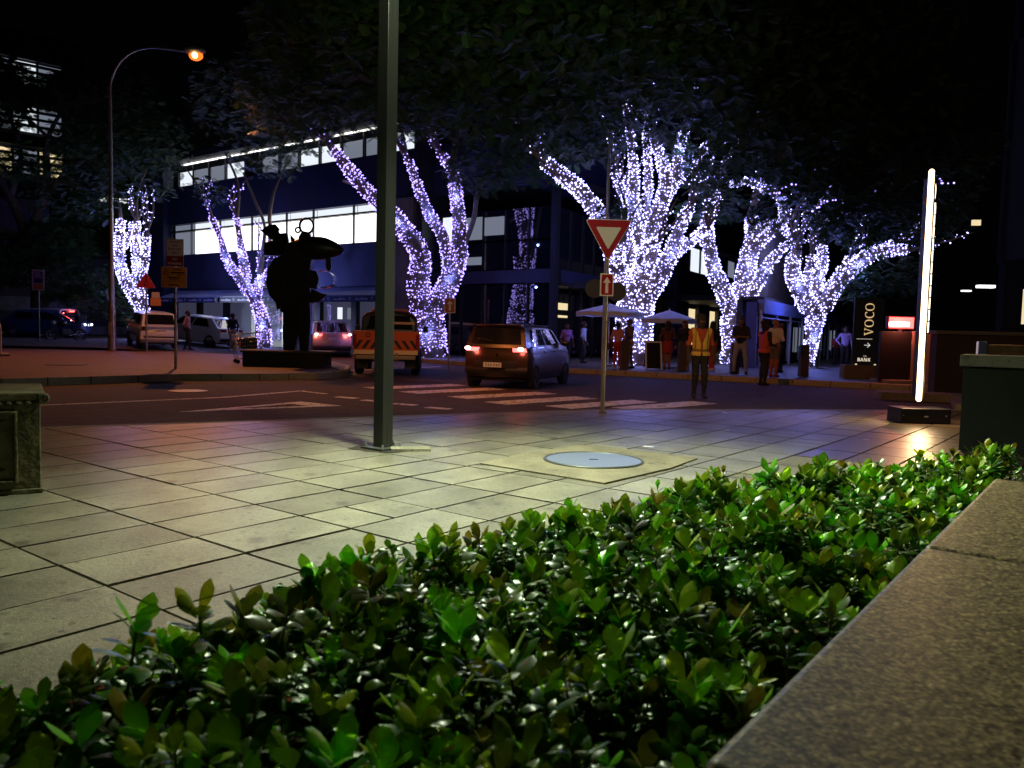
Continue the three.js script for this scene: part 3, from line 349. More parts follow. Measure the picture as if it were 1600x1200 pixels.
const treeInfo = {
  T1: ['street tree with three upright limbs wrapped in fairy lights behind the white hatchback', 3, 130], T2: ['slender street tree with fairy lights behind the dark sculpture', 5, 110],
  T3: ['forked street tree with wrapped lights behind the tall square lamp post', 6, 120], T4: ['largest street tree, densely wrapped in fairy lights behind the triangular sign', 9, 125],
  T5: ['V-shaped street tree wrapped in fairy lights behind the man in dark shirt and jeans', 5, 130], T6: ['rightmost lit street tree with one long limb arching to the right', 4, 130],
};
const stringOf = { T1: 'the three-limbed tree behind the white hatchback', T2: 'the slender tree behind the dark sculpture', T3: 'the forked tree behind the square lamp post', T4: 'the largest tree behind the triangular sign', T5: 'the V-shaped tree behind the man in pale jeans', T6: 'the rightmost tree and its long arching limb' };
for (const [key, t] of Object.entries(TREES)) {
  const [label, nLights, dens] = treeInfo[key];
  const root = thing('lit_tree', label, 'tree', t.base, 0, 'street trees wrapped in fairy lights');
  const str = thing('fairy_lights', 'fairy lights wound round ' + stringOf[key], 'fairy lights', t.base, 0, 'fairy light strings on the trees');
  const limbs = [], bulbs = [], wires = [], spots = [];
  const tips = [];
  t.br.forEach(([pts, , r1], bi) => { const e = pts[pts.length - 1], e0 = pts[pts.length - 2]; if (!bi || r1 < .06 || e[1] < 3 || t.br.some(([q], k) => k !== bi && Math.hypot(q[0][0] - e[0], q[0][1] - e[1], q[0][2] - e[2]) < .7)) return; const d = V(e[0] - e0[0], e[1] - e0[1], e[2] - e0[2]).normalize(); for (let k = 0; k < 3; k++) { const s = rr(.8, 1.3), a = d.clone().multiplyScalar(s * .7).add(V(rr(-.35, .35), rr(.1, .4), rr(-.35, .35))), b = a.clone().add(d.clone().multiplyScalar(s * .5)).add(V(rr(-.6, .6), rr(.3, .9), rr(-.6, .6))); tips.push([[e, [e[0] + a.x, e[1] + a.y, e[2] + a.z], [e[0] + b.x, e[1] + b.y, e[2] + b.z]], r1 * .62, .018, 1]); } });
  [...t.br, ...tips].forEach(([pts, r0, r1, isTip], bi) => {
    const seg = max(10, pts.length * 7), l = limb(pts, r0, r1, seg); limbs.push(l.g);
    const bare = r1 <= .05; if (bare && !isTip && !(key === 'T4' || key === 'T5' || key === 'T6')) return;
    const pitch = bare ? .5 : .15, turns = l.L / pitch, n = Math.round(bare ? l.L * (isTip ? 9 : 6) : l.L * 2 * PI * (r0 + r1) / 2 * dens), wp = [];
    const place = (s, off) => { const tt = min(.999, max(.001, s)), i = Math.round(tt * seg), c = l.curve.getPointAt(tt), r = (r0 + (r1 - r0) * tt) * 1.06 + off, a = tt * turns * 2 * PI; return c.addScaledVector(l.fr.normals[i], cos(a) * r).addScaledVector(l.fr.binormals[i], sin(a) * r); };
    for (let k = 0; k < turns * 8; k++) wp.push(place(k / (turns * 8), .006)); if (wp.length > 3) wires.push(new THREE.TubeGeometry(new THREE.CatmullRomCurve3(wp), min(900, wp.length), .008, 3));
    for (let k = 0; k < n; k++) { const s = (k + rr(-.3, .3)) / n; if (s > .93 && rnd() < .3 || fbm(s * l.L * .35 + bi, .5, 8, 2, 13) < .36 && rnd() < .6) continue; const q = place(s + rr(-.004, .004), rr(.015, .05)); q.x += rr(-.04, .04); q.y += rr(-.05, .05); q.z += rr(-.03, .03); bulbs.push(q); }
    if (!bare && spots.length < nLights && bi !== 5) { const c = l.curve.getPointAt(.5); spots.push(c.add(V(0, 0, (r0 + r1) / 2 + .22))); }
  });
  part(root, 'trunk', merge(limbs), M.bark);
  crownOf(root, t.cr, key === 'T1' || key === 'T2' ? 50 : 150);
  part(str, 'cable', merge(wires), M.cable);
  const far = -t.base[2], im = new THREE.InstancedMesh(bulbGeo, key === 'T2' || key === 'T3' ? M.bulb : M.bulbPale, bulbs.length);
  bulbs.forEach((q, i) => { DUM.position.copy(q); DUM.rotation.set(rr(0, 3), rr(0, 3), 0); DUM.scale.setScalar((.015 + .019 * Math.pow(rnd(), 1.6)) * (far > 40 ? 1.25 : 1)); DUM.updateMatrix(); im.setMatrixAt(i, DUM.matrix); });
  im.name = 'bulbs'; im.userData.kind = 'stuff'; shadow(im); str.add(im);
  for (const q of spots) { const pl = new THREE.PointLight(lin(.14, .2, 1), key === 'T1' || key === 'T2' ? 8 : key === 'T6' ? 5 : 3); pl.position.set(q.x + t.base[0], q.y + t.base[1], q.z + t.base[2]); pl.shadow.radius = 2; pl.castShadow = true; scene.add(pl); }
}
{ // stray strings hanging in the right-hand crowns
  const str = thing('fairy_light_strands', 'loose strands of fairy lights hanging among the dark leaves at right', 'fairy lights', [12, 6, -29]);
  const q = [], w = []; for (const [x, y, n, len, up] of [[.6, .6, 9, .9, .3], [-1.2, 1.5, 8, .7, .4], [2.0, .9, 8, .8, -.3], [-4.4, 3.0, 16, 1.4, .6], [-4.0, 2.2, 10, .8, .9], [-3.2, .3, 9, .9, .3], [-2.0, -.3, 9, .8, .4], [-.2, -.2, 7, .7, .3]]) { const z = rr(-1.5, 1.5), pts = []; for (let k = 0; k < n; k++) { const f = k / n, p = V(x + len * f, y + up * f + .06 * sin(f * 7 + x), z + .2 * sin(k)); pts.push(p); q.push(p.clone().add(V(rr(-.03, .03), rr(-.05, .05), 0))); } w.push(new THREE.TubeGeometry(new THREE.CatmullRomCurve3(pts), 30, .006, 3)); }
  part(str, 'cable', merge(w), M.cable); const im = new THREE.InstancedMesh(bulbGeo, M.bulb, q.length); q.forEach((p, i) => { DUM.position.copy(p); DUM.rotation.set(0, 0, 0); DUM.scale.setScalar(rr(.024, .04)); DUM.updateMatrix(); im.setMatrixAt(i, DUM.matrix); }); im.name = 'bulbs'; im.userData.kind = 'stuff'; str.add(im);
}
{ // unlit trees on the left
  const t = thing('dark_tree', 'big unlit tree at far left silhouetted against the lit office windows', 'tree', [-29.5, .3, -50]);
  const br = [[[[0, 0, 0], [.2, 3, 0], [-.3, 6, .4]], .5, .4], [[[-.3, 6, .4], [-1.5, 8.5, 0], [-3.2, 10.5, -.4], [-5.5, 12.5, 0]], .33, .1], [[[-.3, 6, .4], [.8, 9, .2], [1.2, 12, .6], [2.6, 15, 0]], .3, .08], [[[.6, 8.4, .2], [2.8, 10.4, .6], [5.2, 11.8, 0]], .2, .06], [[[-1.5, 8.5, 0], [-1.2, 11.5, -.6], [-2, 14.5, 0]], .2, .06], [[[-.3, 6, .4], [-3, 6.8, 1], [-5.2, 7.4, .6]], .2, .06], [[[1.2, 12, .6], [-.6, 14, 1], [-1, 16, .5]], .12, .04]];
  part(t, 'trunk', merge(br.map(([p, a, b]) => limb(p, a, b, 20).g)), M.bark);
  crownOf(t, [[-5, 12.2, 0, 1.9], [2.6, 14.8, 0, 2.2], [5.4, 11.4, 0, 2.3], [-1.6, 15.2, 0, 2.2], [-5, 6.6, .5, 2.3], [-1.5, 4.6, 1, 2.4], [1.8, 5.8, .5, 2.2], [4.2, 8.2, 0, 2], [-4.4, 3.4, 1, 2.2], [2.4, 3.4, 1, 1.9], [5.5, 15, 0, 2], [7.5, 13, -1, 2], [3, 13.6, 4, 1.3], [1, 12.5, 4, 1.4], [4.4, 11.2, 4, 1.3], [1.8, 9.8, 4, 1.5], [4.2, 14, 3, 1.2], [.8, 14.6, 4, 1.2]], 130, 1.3);
  const t2 = thing('dark_tree', 'dense dark shrub-like tree beside the banded podium at left', 'tree', [-23.5, .3, -47]);
  part(t2, 'trunk', limb([[0, 0, 0], [.1, 1.4, 0], [-.2, 2.8, 0]], .16, .09, 12).g, M.bark); crownOf(t2, [[0, 2.6, 0, 1.4], [-1.1, 1.8, 0, 1.2], [.9, 1.6, .3, 1.1], [-.4, 3.6, 0, .9]], 170, .8);
}

// ---------------------------------------------------------------- lamps
{ // tall square lamp post on the plaza: the greenish-white light of the foreground
  const t = thing('square_lamp_post', 'tall square dark lamp post standing on the slab plaza', 'lamp post', [-1.4, 0, -8.78], gridTurn);
  part(t, 'pole', box(.15, 6.0, .15, 0, 3.0, 0, .006), M.poleBlack);
  part(t, 'base_plate', box(.34, .025, .34, 0, .016, 0), M.steelDark);
  for (const [x, z] of [[-.13, -.13], [.13, -.13], [.13, .13], [-.13, .13]]) part(t, 'bolt', cyl(.014, .014, .04, x, .028, z, 6), M.galv);
  part(t, 'gusset', extrude([[0, 0], [.09, 0], [0, .16]], .012).translate(.086, .03, -.006), M.steelDark);
  const inv = new THREE.Matrix4().makeRotationY(-gridTurn), hd = V(.8, 5.35, 1.08).applyMatrix4(inv);
  part(t, 'arm', bar([0, 5.75, 0], [hd.x, 5.55, hd.z], .035), M.poleBlack);
  const head = part(t, 'lamp_head', new THREE.CylinderGeometry(.26, .2, .09, 24).translate(hd.x, 5.53, hd.z), M.poleBlack);
  part(head, 'lamp_bowl', new THREE.SphereGeometry(.19, 24, 12, 0, 2 * PI, PI / 2, PI / 2).scale(1, .8, 1).translate(hd.x, 5.49, hd.z), glow([.85, 1, .8], 9));
  const sp = new THREE.SpotLight(lin(.88, 1.0, .71), 335, 0, .9, 1); sp.position.set(-.6, 5.24, -7.7); sp.target.position.set(.5, 0, -6.6); scene.add(sp, sp.target); sp.shadow.radius = 6; sp.castShadow = true;
  const pl = new THREE.PointLight(lin(.88, 1.0, .66), 22); pl.position.set(-.6, 5.3, -7.7); pl.shadow.radius = 5; pl.castShadow = true; scene.add(pl);
  { const h2 = V(-.5, 0, -.65).applyMatrix4(inv), q = part(t, 'lamp_head', new THREE.CylinderGeometry(.16, .2, .2, 20).rotateX(PI / 2 - .3).translate(h2.x, 5.75, h2.z), M.poleBlack); part(t, 'arm', bar([0, 5.75, 0], [h2.x, 5.75, h2.z], .03), M.poleBlack); part(q, 'lamp_lens', new THREE.SphereGeometry(.12, 14, 8).translate(h2.x, 5.8, h2.z), glow([.85, 1, .7], 6));
    const up = new THREE.SpotLight(lin(.8, 1, .5), 40, 0, .6, 1); up.position.set(-1.9, 5.85, -9.7); up.target.position.set(-.6, 10.4, -26); up.shadow.radius = 5; up.castShadow = true; scene.add(up, up.target); }   // flood of the post's second head, up into the street trees
  solo('concrete_wedge', prism([[-.2, -.08], [.22, -.16], [.26, .06], [-.16, .14]], .03, .03, 1), mat([.6, .58, .48], .85, { map: T.slab }), 'small pale concrete wedge at the foot of the square lamp post', 'wedge', [-1.12, 0, -8.72]);
  solo('soil_ring', (() => { const g = new THREE.CircleGeometry(.42, 20).rotateX(-PI / 2), p = g.attributes.position; for (let i = 1; i < p.count; i++) { const k = rr(.6, 1.1); p.setX(i, p.getX(i) * k); p.setZ(i, p.getZ(i) * k * .7); } return uvPlanar(g.translate(0, .006, 0), 1); })(), M.soil, 'dark dirt gathered round the foot of the square lamp post', 'dirt', [-1.46, 0, -8.76]);
}
function sodium(x, y, z, aim, power, angle) { const s = new THREE.SpotLight(lin(1, .31, .08), power, 0, angle, .8); s.position.set(x, y, z); s.target.position.set(...aim); s.shadow.radius = 8; s.castShadow = true; scene.add(s, s.target); }
{ // tall curved street lamp with an orange sodium lantern
  const t = thing('street_lamp', 'tall curved street lamp with a glowing orange lantern at left', 'street lamp', [-16.3, .15, -32.8]);
  part(t, 'post', merge([new THREE.CylinderGeometry(.09, .17, 3, 12).translate(0, 1.5, 0), new THREE.CylinderGeometry(.065, .09, 7.5, 12).translate(0, 6.75, 0)]), M.galv);
  part(t, 'arm', tube([[0, 10.4, 0], [.06, 10.75, .02], [.35, 11.3, .12], [.95, 11.72, .35], [1.8, 11.86, .65], [2.9, 11.72, .95], [3.5, 11.6, 1.1]], .05, 8, 40), M.galv);
  const h = part(t, 'lantern', new THREE.SphereGeometry(.34, 16, 10).scale(1.25, .45, .7).translate(3.85, 11.6, 1.2), M.grey);
  part(h, 'lamp_bowl', new THREE.SphereGeometry(.24, 16, 10).scale(1.1, .8, .8).translate(3.9, 11.42, 1.2), glow([1, .12, .01], 2.6)); part(h, 'lamp_core', new THREE.SphereGeometry(.11, 12, 8).translate(3.92, 11.38, 1.36), glow([1, .6, .22], 8));
  part(t, 'access_door', box(.12, .5, .02, 0, .9, .16), M.grey);
  sodium(-12.4, 11.3, -31.55, [-12.0, 0, -26.5], 440, .95);
}
{ // second street lamp, out of the frame on the left: its orange light falls on the crossing and the people
  const t = thing('street_lamp', 'street lamp with an orange lantern standing on the near left corner', 'street lamp', [-9.6, 0, -8.2]);
  part(t, 'post', new THREE.CylinderGeometry(.07, .15, 8.6, 12).translate(0, 4.3, 0), M.galv); part(t, 'arm', tube([[0, 8.5, 0], [.4, 9.2, -.2], [1.4, 9.5, -.8], [2.1, 9.4, -1.2]], .05, 8, 30), M.galv);
  const h = part(t, 'lantern', new THREE.SphereGeometry(.34, 16, 10).scale(1.25, .45, .7).translate(2.3, 9.42, -1.3), M.grey); part(h, 'lamp_bowl', new THREE.SphereGeometry(.2, 16, 10).scale(1.1, .8, .8).translate(2.3, 9.26, -1.3), glow([1, .34, .06], 10));
  sodium(-7.3, 9.15, -9.5, [1.5, 0, -20], 210, .56);
}
{ // edge-lit totem
  const t = thing('light_totem', 'tall slim totem with a bright warm-white light strip on a black foot', 'light totem', [6.58, 0, -13.1]);
  part(t, 'foot', box(.8, .24, .5, .06, .125, 0, .012), M.black); for (const x of [-.3, .38]) part(t, 'foot_bolt', cyl(.016, .016, .012, x, .13, .25, 6).rotateX(0), M.chrome);
  part(t, 'foot_mark', box(.06, .02, .006, .06, .12, .252), M.white);
  part(t, 'blade', box(.05, 3.55, .3, .075, 2.18, -.09, .01), M.frame);
  part(t, 'light_strip', new THREE.CapsuleGeometry(.042, 3.62, 6, 12).translate(0, 2.2, .1), glow([1, .66, .33], 7));
  for (let k = 0; k < 11; k++) part(t, 'lit_letter', box(.012, .17, .12, .112, 1.55 + k * .19, .0, .004), glow([1, .86, .66], 3));
  part(t, 'lit_letter', new THREE.TorusGeometry(.075, .02, 8, 20).rotateY(PI / 2).scale(.3, 2.2, .9).translate(.112, 3.72, -.04), glow([1, .9, .74], 5)); part(t, 'lit_letter', box(.014, .12, .16, .113, 3.44 - .02, -.02), glow([1, .86, .66], 4));
  for (const y of [.7, 1.9, 3.1]) { const pl = new THREE.PointLight(lin(1, .66, .33), 4.5); pl.position.set(6.58, y, -12.9); pl.shadow.radius = 3; scene.add(pl); }
}

// ---------------------------------------------------------------- signs and street furniture
const signFace = (w, h, m) => { const g = new THREE.PlaneGeometry(w, h); return [g, m]; };
function triangleShape(s, r) { const h = s * .866, pts = [[-s / 2, h / 2], [s / 2, h / 2], [0, -h / 2]], out = []; pts.forEach((p, i) => { const a = pts[(i + 2) % 3], b = pts[(i + 1) % 3], u = V(a[0] - p[0], a[1] - p[1], 0).normalize(), v = V(b[0] - p[0], b[1] - p[1], 0).normalize(); for (let k = 0; k <= 4; k++) { const f = k / 4, q = 1 - f; out.push([p[0] + u.x * r * q * q + v.x * r * f * f, p[1] + u.y * r * q * q + v.y * r * f * f]); } }); return out; }
{ // give-way sign, nearest
  const t = thing('yield_sign', 'red and white downward triangle sign with a small red arrow plate on a steel pole', 'road sign', [1.51, 0, -13.32], .06);
  part(t, 'pole', cyl(.036, .036, 2.95, 0, 0, 0, 16), mat([.38, .37, .33], .45, { metalness: .6, roughnessMap: T.rough })); part(t, 'foot_collar', cyl(.075, .06, .03, 0, 0, 0, 14), M.concrete);
  const red = mat([.42, .02, .04], .35), wht = mat([.86, .84, .84], .35);
  part(t, 'sign_edge', extrude(triangleShape(.78, .07), .012).translate(0, 2.84, .042), wht); part(t, 'sign_border', extrude(triangleShape(.745, .06), .004).translate(0, 2.843, .055), red); part(t, 'sign_face', extrude(triangleShape(.42, .03), .004).translate(0, 2.87, .0605), wht);
  part(t, 'sign_bolt', cyl(.01, .01, .01, 0, 0, 0, 8).rotateX(PI / 2).translate(0, 3.12, .06), M.galv);
  const arrow = printed(96, 160, (x, w, h) => { x.fillStyle = '#e8dede'; x.fillRect(0, 0, w, h); x.fillStyle = '#a81524'; x.beginPath(); x.roundRect(7, 7, w - 14, h - 14, 10); x.fill(); x.fillStyle = '#efe6e6'; x.beginPath(); x.moveTo(48, 22); x.lineTo(76, 66); x.lineTo(58, 66); x.lineTo(60, 140); x.lineTo(36, 140); x.lineTo(38, 66); x.lineTo(20, 66); x.fill(); }, .35);
  part(t, 'arrow_plate', box(.225, .37, .012, 0, 2.12, .046, .004), M.white); part(t, 'arrow_face', new THREE.PlaneGeometry(.215, .36).translate(0, 2.12, .0535), arrow);
  for (const y of [2.06, 2.2, 2.7, 3.0]) part(t, 'bracket', box(.09, .03, .05, 0, y, .02), M.galv);
}
{ const t = thing('parking_sign', 'pole with a pick-up and drop-off plate above an orange notice board', 'sign', [-8.78, .15, -21.0], .1);
  part(t, 'pole', cyl(.038, .038, 3.3, 0, 0, 0, 12), M.galv);
  part(t, 'upper_plate', box(.44, .7, .012, 0, 2.99, .045, .005), M.white);
  part(t, 'upper_print', new THREE.PlaneGeometry(.43, .69).translate(0, 2.99, .0525), printed(172, 276, (x, w, h) => { x.fillStyle = '#d9bfd2'; x.fillRect(0, 0, w, h); x.strokeStyle = '#571830'; x.lineWidth = 5; x.strokeRect(3, 3, w - 6, h - 6); x.fillStyle = '#5d2140'; x.textAlign = 'center'; x.font = 'bold 27px sans-serif'; ['PICK-UP', 'AND', 'DROP-OFF', 'ONLY'].forEach((s, i) => x.fillText(s, w / 2, 38 + i * 37)); x.fillStyle = '#8c1220'; x.fillRect(0, 172, w, h - 172); x.fillStyle = '#f0dfe2'; x.font = 'bold 32px sans-serif'; x.fillText('NO', w / 2, 216); x.fillText('PARKING', w / 2, 260); }));
  part(t, 'notice_board', box(.64, .53, .012, -.02, 2.36, .05, .005), M.white);
  part(t, 'notice_print', new THREE.PlaneGeometry(.63, .52).translate(-.02, 2.36, .0575), printed(256, 210, (x, w, h) => { x.fillStyle = '#e08a14'; x.fillRect(0, 0, w, h); x.strokeStyle = '#4a2304'; x.fillStyle = '#3a1c05'; x.lineWidth = 5; x.beginPath(); x.moveTo(50, 18); x.quadraticCurveTo(96, 80, 50, 86); x.quadraticCurveTo(6, 80, 50, 18); x.stroke(); x.beginPath(); x.arc(50, 60, 14, 0, 7); x.stroke(); x.fillRect(126, 22, 80, 11); x.fillRect(96, 50, 140, 16); x.fillRect(160, 78, 44, 10); x.fillRect(64, 104, 122, 14); x.fillRect(84, 128, 90, 6); for (let k = 0; k < 22; k++) x.fillRect(22 + k * 10, 144 + (k % 2) * 8, 6, 3); x.fillRect(70, 180, 108, 12); }));
}
{ const t = thing('crossing_sign', 'red-edged triangular pedestrian crossing sign beside the white hatchback', 'road sign', [-14.94, .15, -32.9], .25);
  part(t, 'pole', cyl(.036, .036, 3.1, 0, 0, 0, 10), M.galv);
  part(t, 'sign_border', extrude(triangleShape(.74, .06), .012).rotateZ(PI).translate(0, 2.9, .055), mat([.45, .03, .06], .4)); part(t, 'sign_face', extrude(triangleShape(.5, .03), .004).rotateZ(PI).translate(0, 2.87, .058), mat([.7, .6, .64], .4));
  part(t, 'walker', merge([box(.05, .16, .004, 0, 2.92, .066), box(.03, .15, .004, -.05, 2.77, .066).rotateZ(0), box(.03, .15, .004, .05, 2.77, .066), cyl(.032, .032, .004, 0, 0, 0, 10).rotateX(PI / 2).translate(0, 3.04, .064), box(.2, .025, .004, 0, 2.68, .066)]), M.black);
  part(t, 'lower_plate', box(.3, .24, .012, .36, 2.3, .05), mat([.6, .5, .62], .5)); part(t, 'orange_plate', box(.4, .3, .012, .36, 2.02, .05), mat([.7, .3, .12], .5));
}
{ const t = thing('street_notice', 'small purple and orange notice plate on a pole at far left', 'sign', [-21.14, .25, -36], .3);
  part(t, 'pole', cyl(.035, .035, 2.5, 0, 0, 0, 10), M.grey); part(t, 'plate', box(.5, .92, .014, 0, 2.85, .04, .004), M.white);
  part(t, 'plate_print', new THREE.PlaneGeometry(.48, .9).translate(0, 2.85, .049), printed(96, 180, (x, w, h) => { x.fillStyle = '#cfc6da'; x.fillRect(0, 0, w, h); x.fillStyle = '#6a5bb4'; x.fillRect(12, 14, 72, 56); x.fillStyle = '#4d2d78'; x.fillRect(12, 74, 72, 44); x.fillStyle = '#cf7a2c'; x.fillRect(10, 126, 76, 44); x.fillStyle = '#e8e2ee'; for (let k = 0; k < 4; k++) x.fillRect(22, 22 + k * 12, 40 + (k % 2) * 12, 5); }));
}
{ const t = thing('arrow_sign', 'small red sign with a white up arrow to the right of the lit tree trunk', 'road sign', [-2.15, .0, -27.2], .05);
  part(t, 'pole', cyl(.03, .03, 2.1, 0, 0, 0, 10), M.galv); part(t, 'plate', box(.37, .5, .014, 0, 2.14, .036, .005), M.white);
  part(t, 'plate_face', new THREE.PlaneGeometry(.36, .49).translate(0, 2.14, .045), printed(96, 130, (x, w, h) => { x.fillStyle = '#e6d6d6'; x.fillRect(0, 0, w, h); x.fillStyle = '#b23338'; x.beginPath(); x.roundRect(6, 6, w - 12, h - 12, 12); x.fill(); x.fillStyle = '#f1e8e8'; x.beginPath(); x.moveTo(48, 20); x.lineTo(74, 52); x.lineTo(57, 52); x.lineTo(57, 110); x.lineTo(39, 110); x.lineTo(39, 52); x.lineTo(22, 52); x.fill(); }, .4)); }
{ const t = thing('disc_sign_pole', 'slim tall pole with two grey round sign backs behind the triangular sign', 'sign pole', [3.13, .15, -28]);
  part(t, 'pole', cyl(.06, .045, 8.3, 0, 0, 0, 12), M.galv); for (const [x, y, c] of [[-.36, 2.72, [.09, .11, .16]], [.4, 2.62, [.09, .1, .14]]]) part(t, 'disc', new THREE.CylinderGeometry(.33, .33, .02, 28).rotateX(PI / 2).translate(x, y, .06), mat(c, .5)); part(t, 'cross_bar', box(1.0, .04, .03, 0, 2.68, .035), M.galv); }
{ const t = thing('hotel_totem', 'black upright sign board with cream vertical lettering on a stone base', 'sign', [10.74, .15, -24.5], -.1);
  part(t, 'board', box(.86, 2.05, .12, 0, 1.42, 0, .008), M.black); part(t, 'base', uvBox(box(1.2, .42, .5, -.1, .2, 0, .01), .8), mat([.42, .33, .24], .75, { map: T.slab })); part(t, 'side_stone', box(.16, 1.3, .25, .54, .66, .05, .02), mat([.4, .36, .3], .8, { map: T.slab }));
  for (const x of [-.35, .2]) part(t, 'ground_lamp', cyl(.03, .03, .03, x, .42, .18, 8), M.litWarm);
  part(t, 'board_print', new THREE.PlaneGeometry(.84, 2.02).translate(0, 1.42, .0625), printed(256, 616, (x, w, h) => { x.fillStyle = '#060505'; x.fillRect(0, 0, w, h); x.fillStyle = '#e3c28c'; x.save(); x.translate(170, 345); x.rotate(-PI / 2); x.font = '110px serif'; x.fillText('VOCO', 0, 0); x.restore(); x.fillStyle = '#b8b0a0'; x.font = '16px sans-serif'; x.fillRect(26, 372, 140, 6); x.lineWidth = 6; x.strokeStyle = '#ddd'; x.beginPath(); x.moveTo(96, 432); x.lineTo(146, 432); x.moveTo(124, 410); x.lineTo(148, 432); x.lineTo(124, 454); x.stroke(); x.fillStyle = '#efe4cf'; x.font = '18px sans-serif'; x.fillText('THE', 92, 540); x.font = 'bold 44px sans-serif'; x.fillText('BANK', 40, 582); }, .5, { backlit: 1 })); }
{ const t = thing('red_light_box', 'glowing red and white light box on the dark door beside the black sign board', 'light sign', [10.72, 1.62, -22.45]);
  part(t, 'case', box(.74, .36, .16, 0, .2, 0, .02), mat([.2, .02, .02], .5)); part(t, 'sign_face', box(.68, .3, .02, 0, .2, .085), glow([1, .10, .09], 4)); part(t, 'light_tube', box(.56, .12, .03, -.06, .16, .095), glow([1, .6, .5], 8)); part(t, 'bracket', box(.1, .1, .1, 0, -.03, 0), M.black);
  const pl = new THREE.PointLight(lin(1, .2, .12), 3.5); pl.position.set(10.72, 1.8, -22.1); pl.shadow.radius = 4; scene.add(pl); }
function bollard(x, z, label) { const t = thing('bollard', label, 'bollard', [x, .15, z], 0, 'bollards along the far kerb'); part(t, 'post', box(.26, .95, .26, 0, .475, 0, .02), mat([.06, .045, .04], .7)); part(t, 'cap', box(.2, .04, .2, 0, .965, 0, .01), mat([.05, .04, .035], .7)); }
bollard(3.75, -27.0, 'dark bollard between the person in red trousers and the lit trunk'); bollard(5.5, -26.2, 'dark bollard in front of the woman in a red skirt'); bollard(7.05, -25.6, 'dark bollard left of the man in dark shirt and pale jeans'); bollard(8.95, -24.8, 'dark bollard right of the person in pale shirt and shorts');
function parasol(x, z, top, r, label, c, tilt) { const t = thing('parasol', label, 'parasol', [x, .15, z], .4); part(t, 'pole', cyl(.025, .025, top - .1, 0, 0, 0, 8), M.white); part(t, 'base', box(.5, .06, .5, 0, .03, 0, .01), M.grey);
  const n = 8, P = [], y0 = top, y1 = top - .34; for (let k = 0; k < n; k++) { const a = k / n * 2 * PI, b = (k + 1) / n * 2 * PI, p = (q, s, y) => [cos(q) * r * s, y, sin(q) * r * s], mid = (a + b) / 2; const A = p(a, 1, y1), B = p(b, 1, y1), C = p(mid, .96, y1 + .03), T0 = [0, y0, 0]; for (const tr of [[T0, C, A], [T0, B, C]]) P.push(...tr.flat()); for (const tr of [[A, C, [A[0], A[1] - .14, A[2]]], [C, [C[0], C[1] - .14, C[2]], [A[0], A[1] - .14, A[2]]], [C, B, [C[0], C[1] - .14, C[2]]], [B, [B[0], B[1] - .14, B[2]], [C[0], C[1] - .14, C[2]]]]) P.push(...tr.flat()); }
  const g = new THREE.BufferGeometry(); g.setAttribute('position', new THREE.Float32BufferAttribute(P, 3)); g.computeVertexNormals(); part(t, 'canopy', g, mat(c, .8, { side: THREE.DoubleSide })); for (let k = 0; k < 8; k++) { const a = k / 8 * 2 * PI; part(t, 'rib', bar([0, y0 - .05, 0], [cos(a) * r * .97, y1 - .02, sin(a) * r * .97], .008, 4), M.grey); } part(t, 'finial', cyl(.03, .01, .08, 0, top - .02, 0, 8), M.white); }
parasol(3.45, -29.2, 2.26, 1.25, 'pale parasol left of the largest lit tree', [.62, .66, .72]); parasol(5.5, -28.6, 2.06, 1.0, 'blue-grey parasol right of the largest lit tree', [.42, .48, .62]);
{ const t = thing('sandwich_board', 'black pavement board with a white frame under the blue-grey parasol', 'pavement board', [4.75, .15, -27.2], .2); part(t, 'panel', box(.5, .85, .02, 0, .46, .05, .005), M.black, { rot: [-.14, 0, 0] }); part(t, 'back_panel', box(.5, .85, .02, 0, .44, -.3, .005), M.black, { rot: [.2, 0, 0] }); part(t, 'frame', merge([box(.05, .95, .04, -.27, .47, .06), box(.05, .95, .04, .27, .47, .06), box(.58, .05, .04, 0, .93, .06)]), M.white, { rot: [-.14, 0, 0] }); }
for (const [x, z, lab] of [[13.2, -36.5, 'dark cafe table set inside the arcade'], [12.1, -32.0, 'dark table beside the rightmost lit trunk']]) { const t = thing('cafe_table', lab, 'table', [x, .15, z]); part(t, 'table_top', new THREE.CylinderGeometry(.38, .38, .03, 20).translate(0, .74, 0), M.steelDark); part(t, 'leg', cyl(.03, .03, .72, 0, 0, 0, 8), M.steelDark); part(t, 'base', cyl(.24, .2, .03, 0, 0, 0, 16), M.steelDark); }

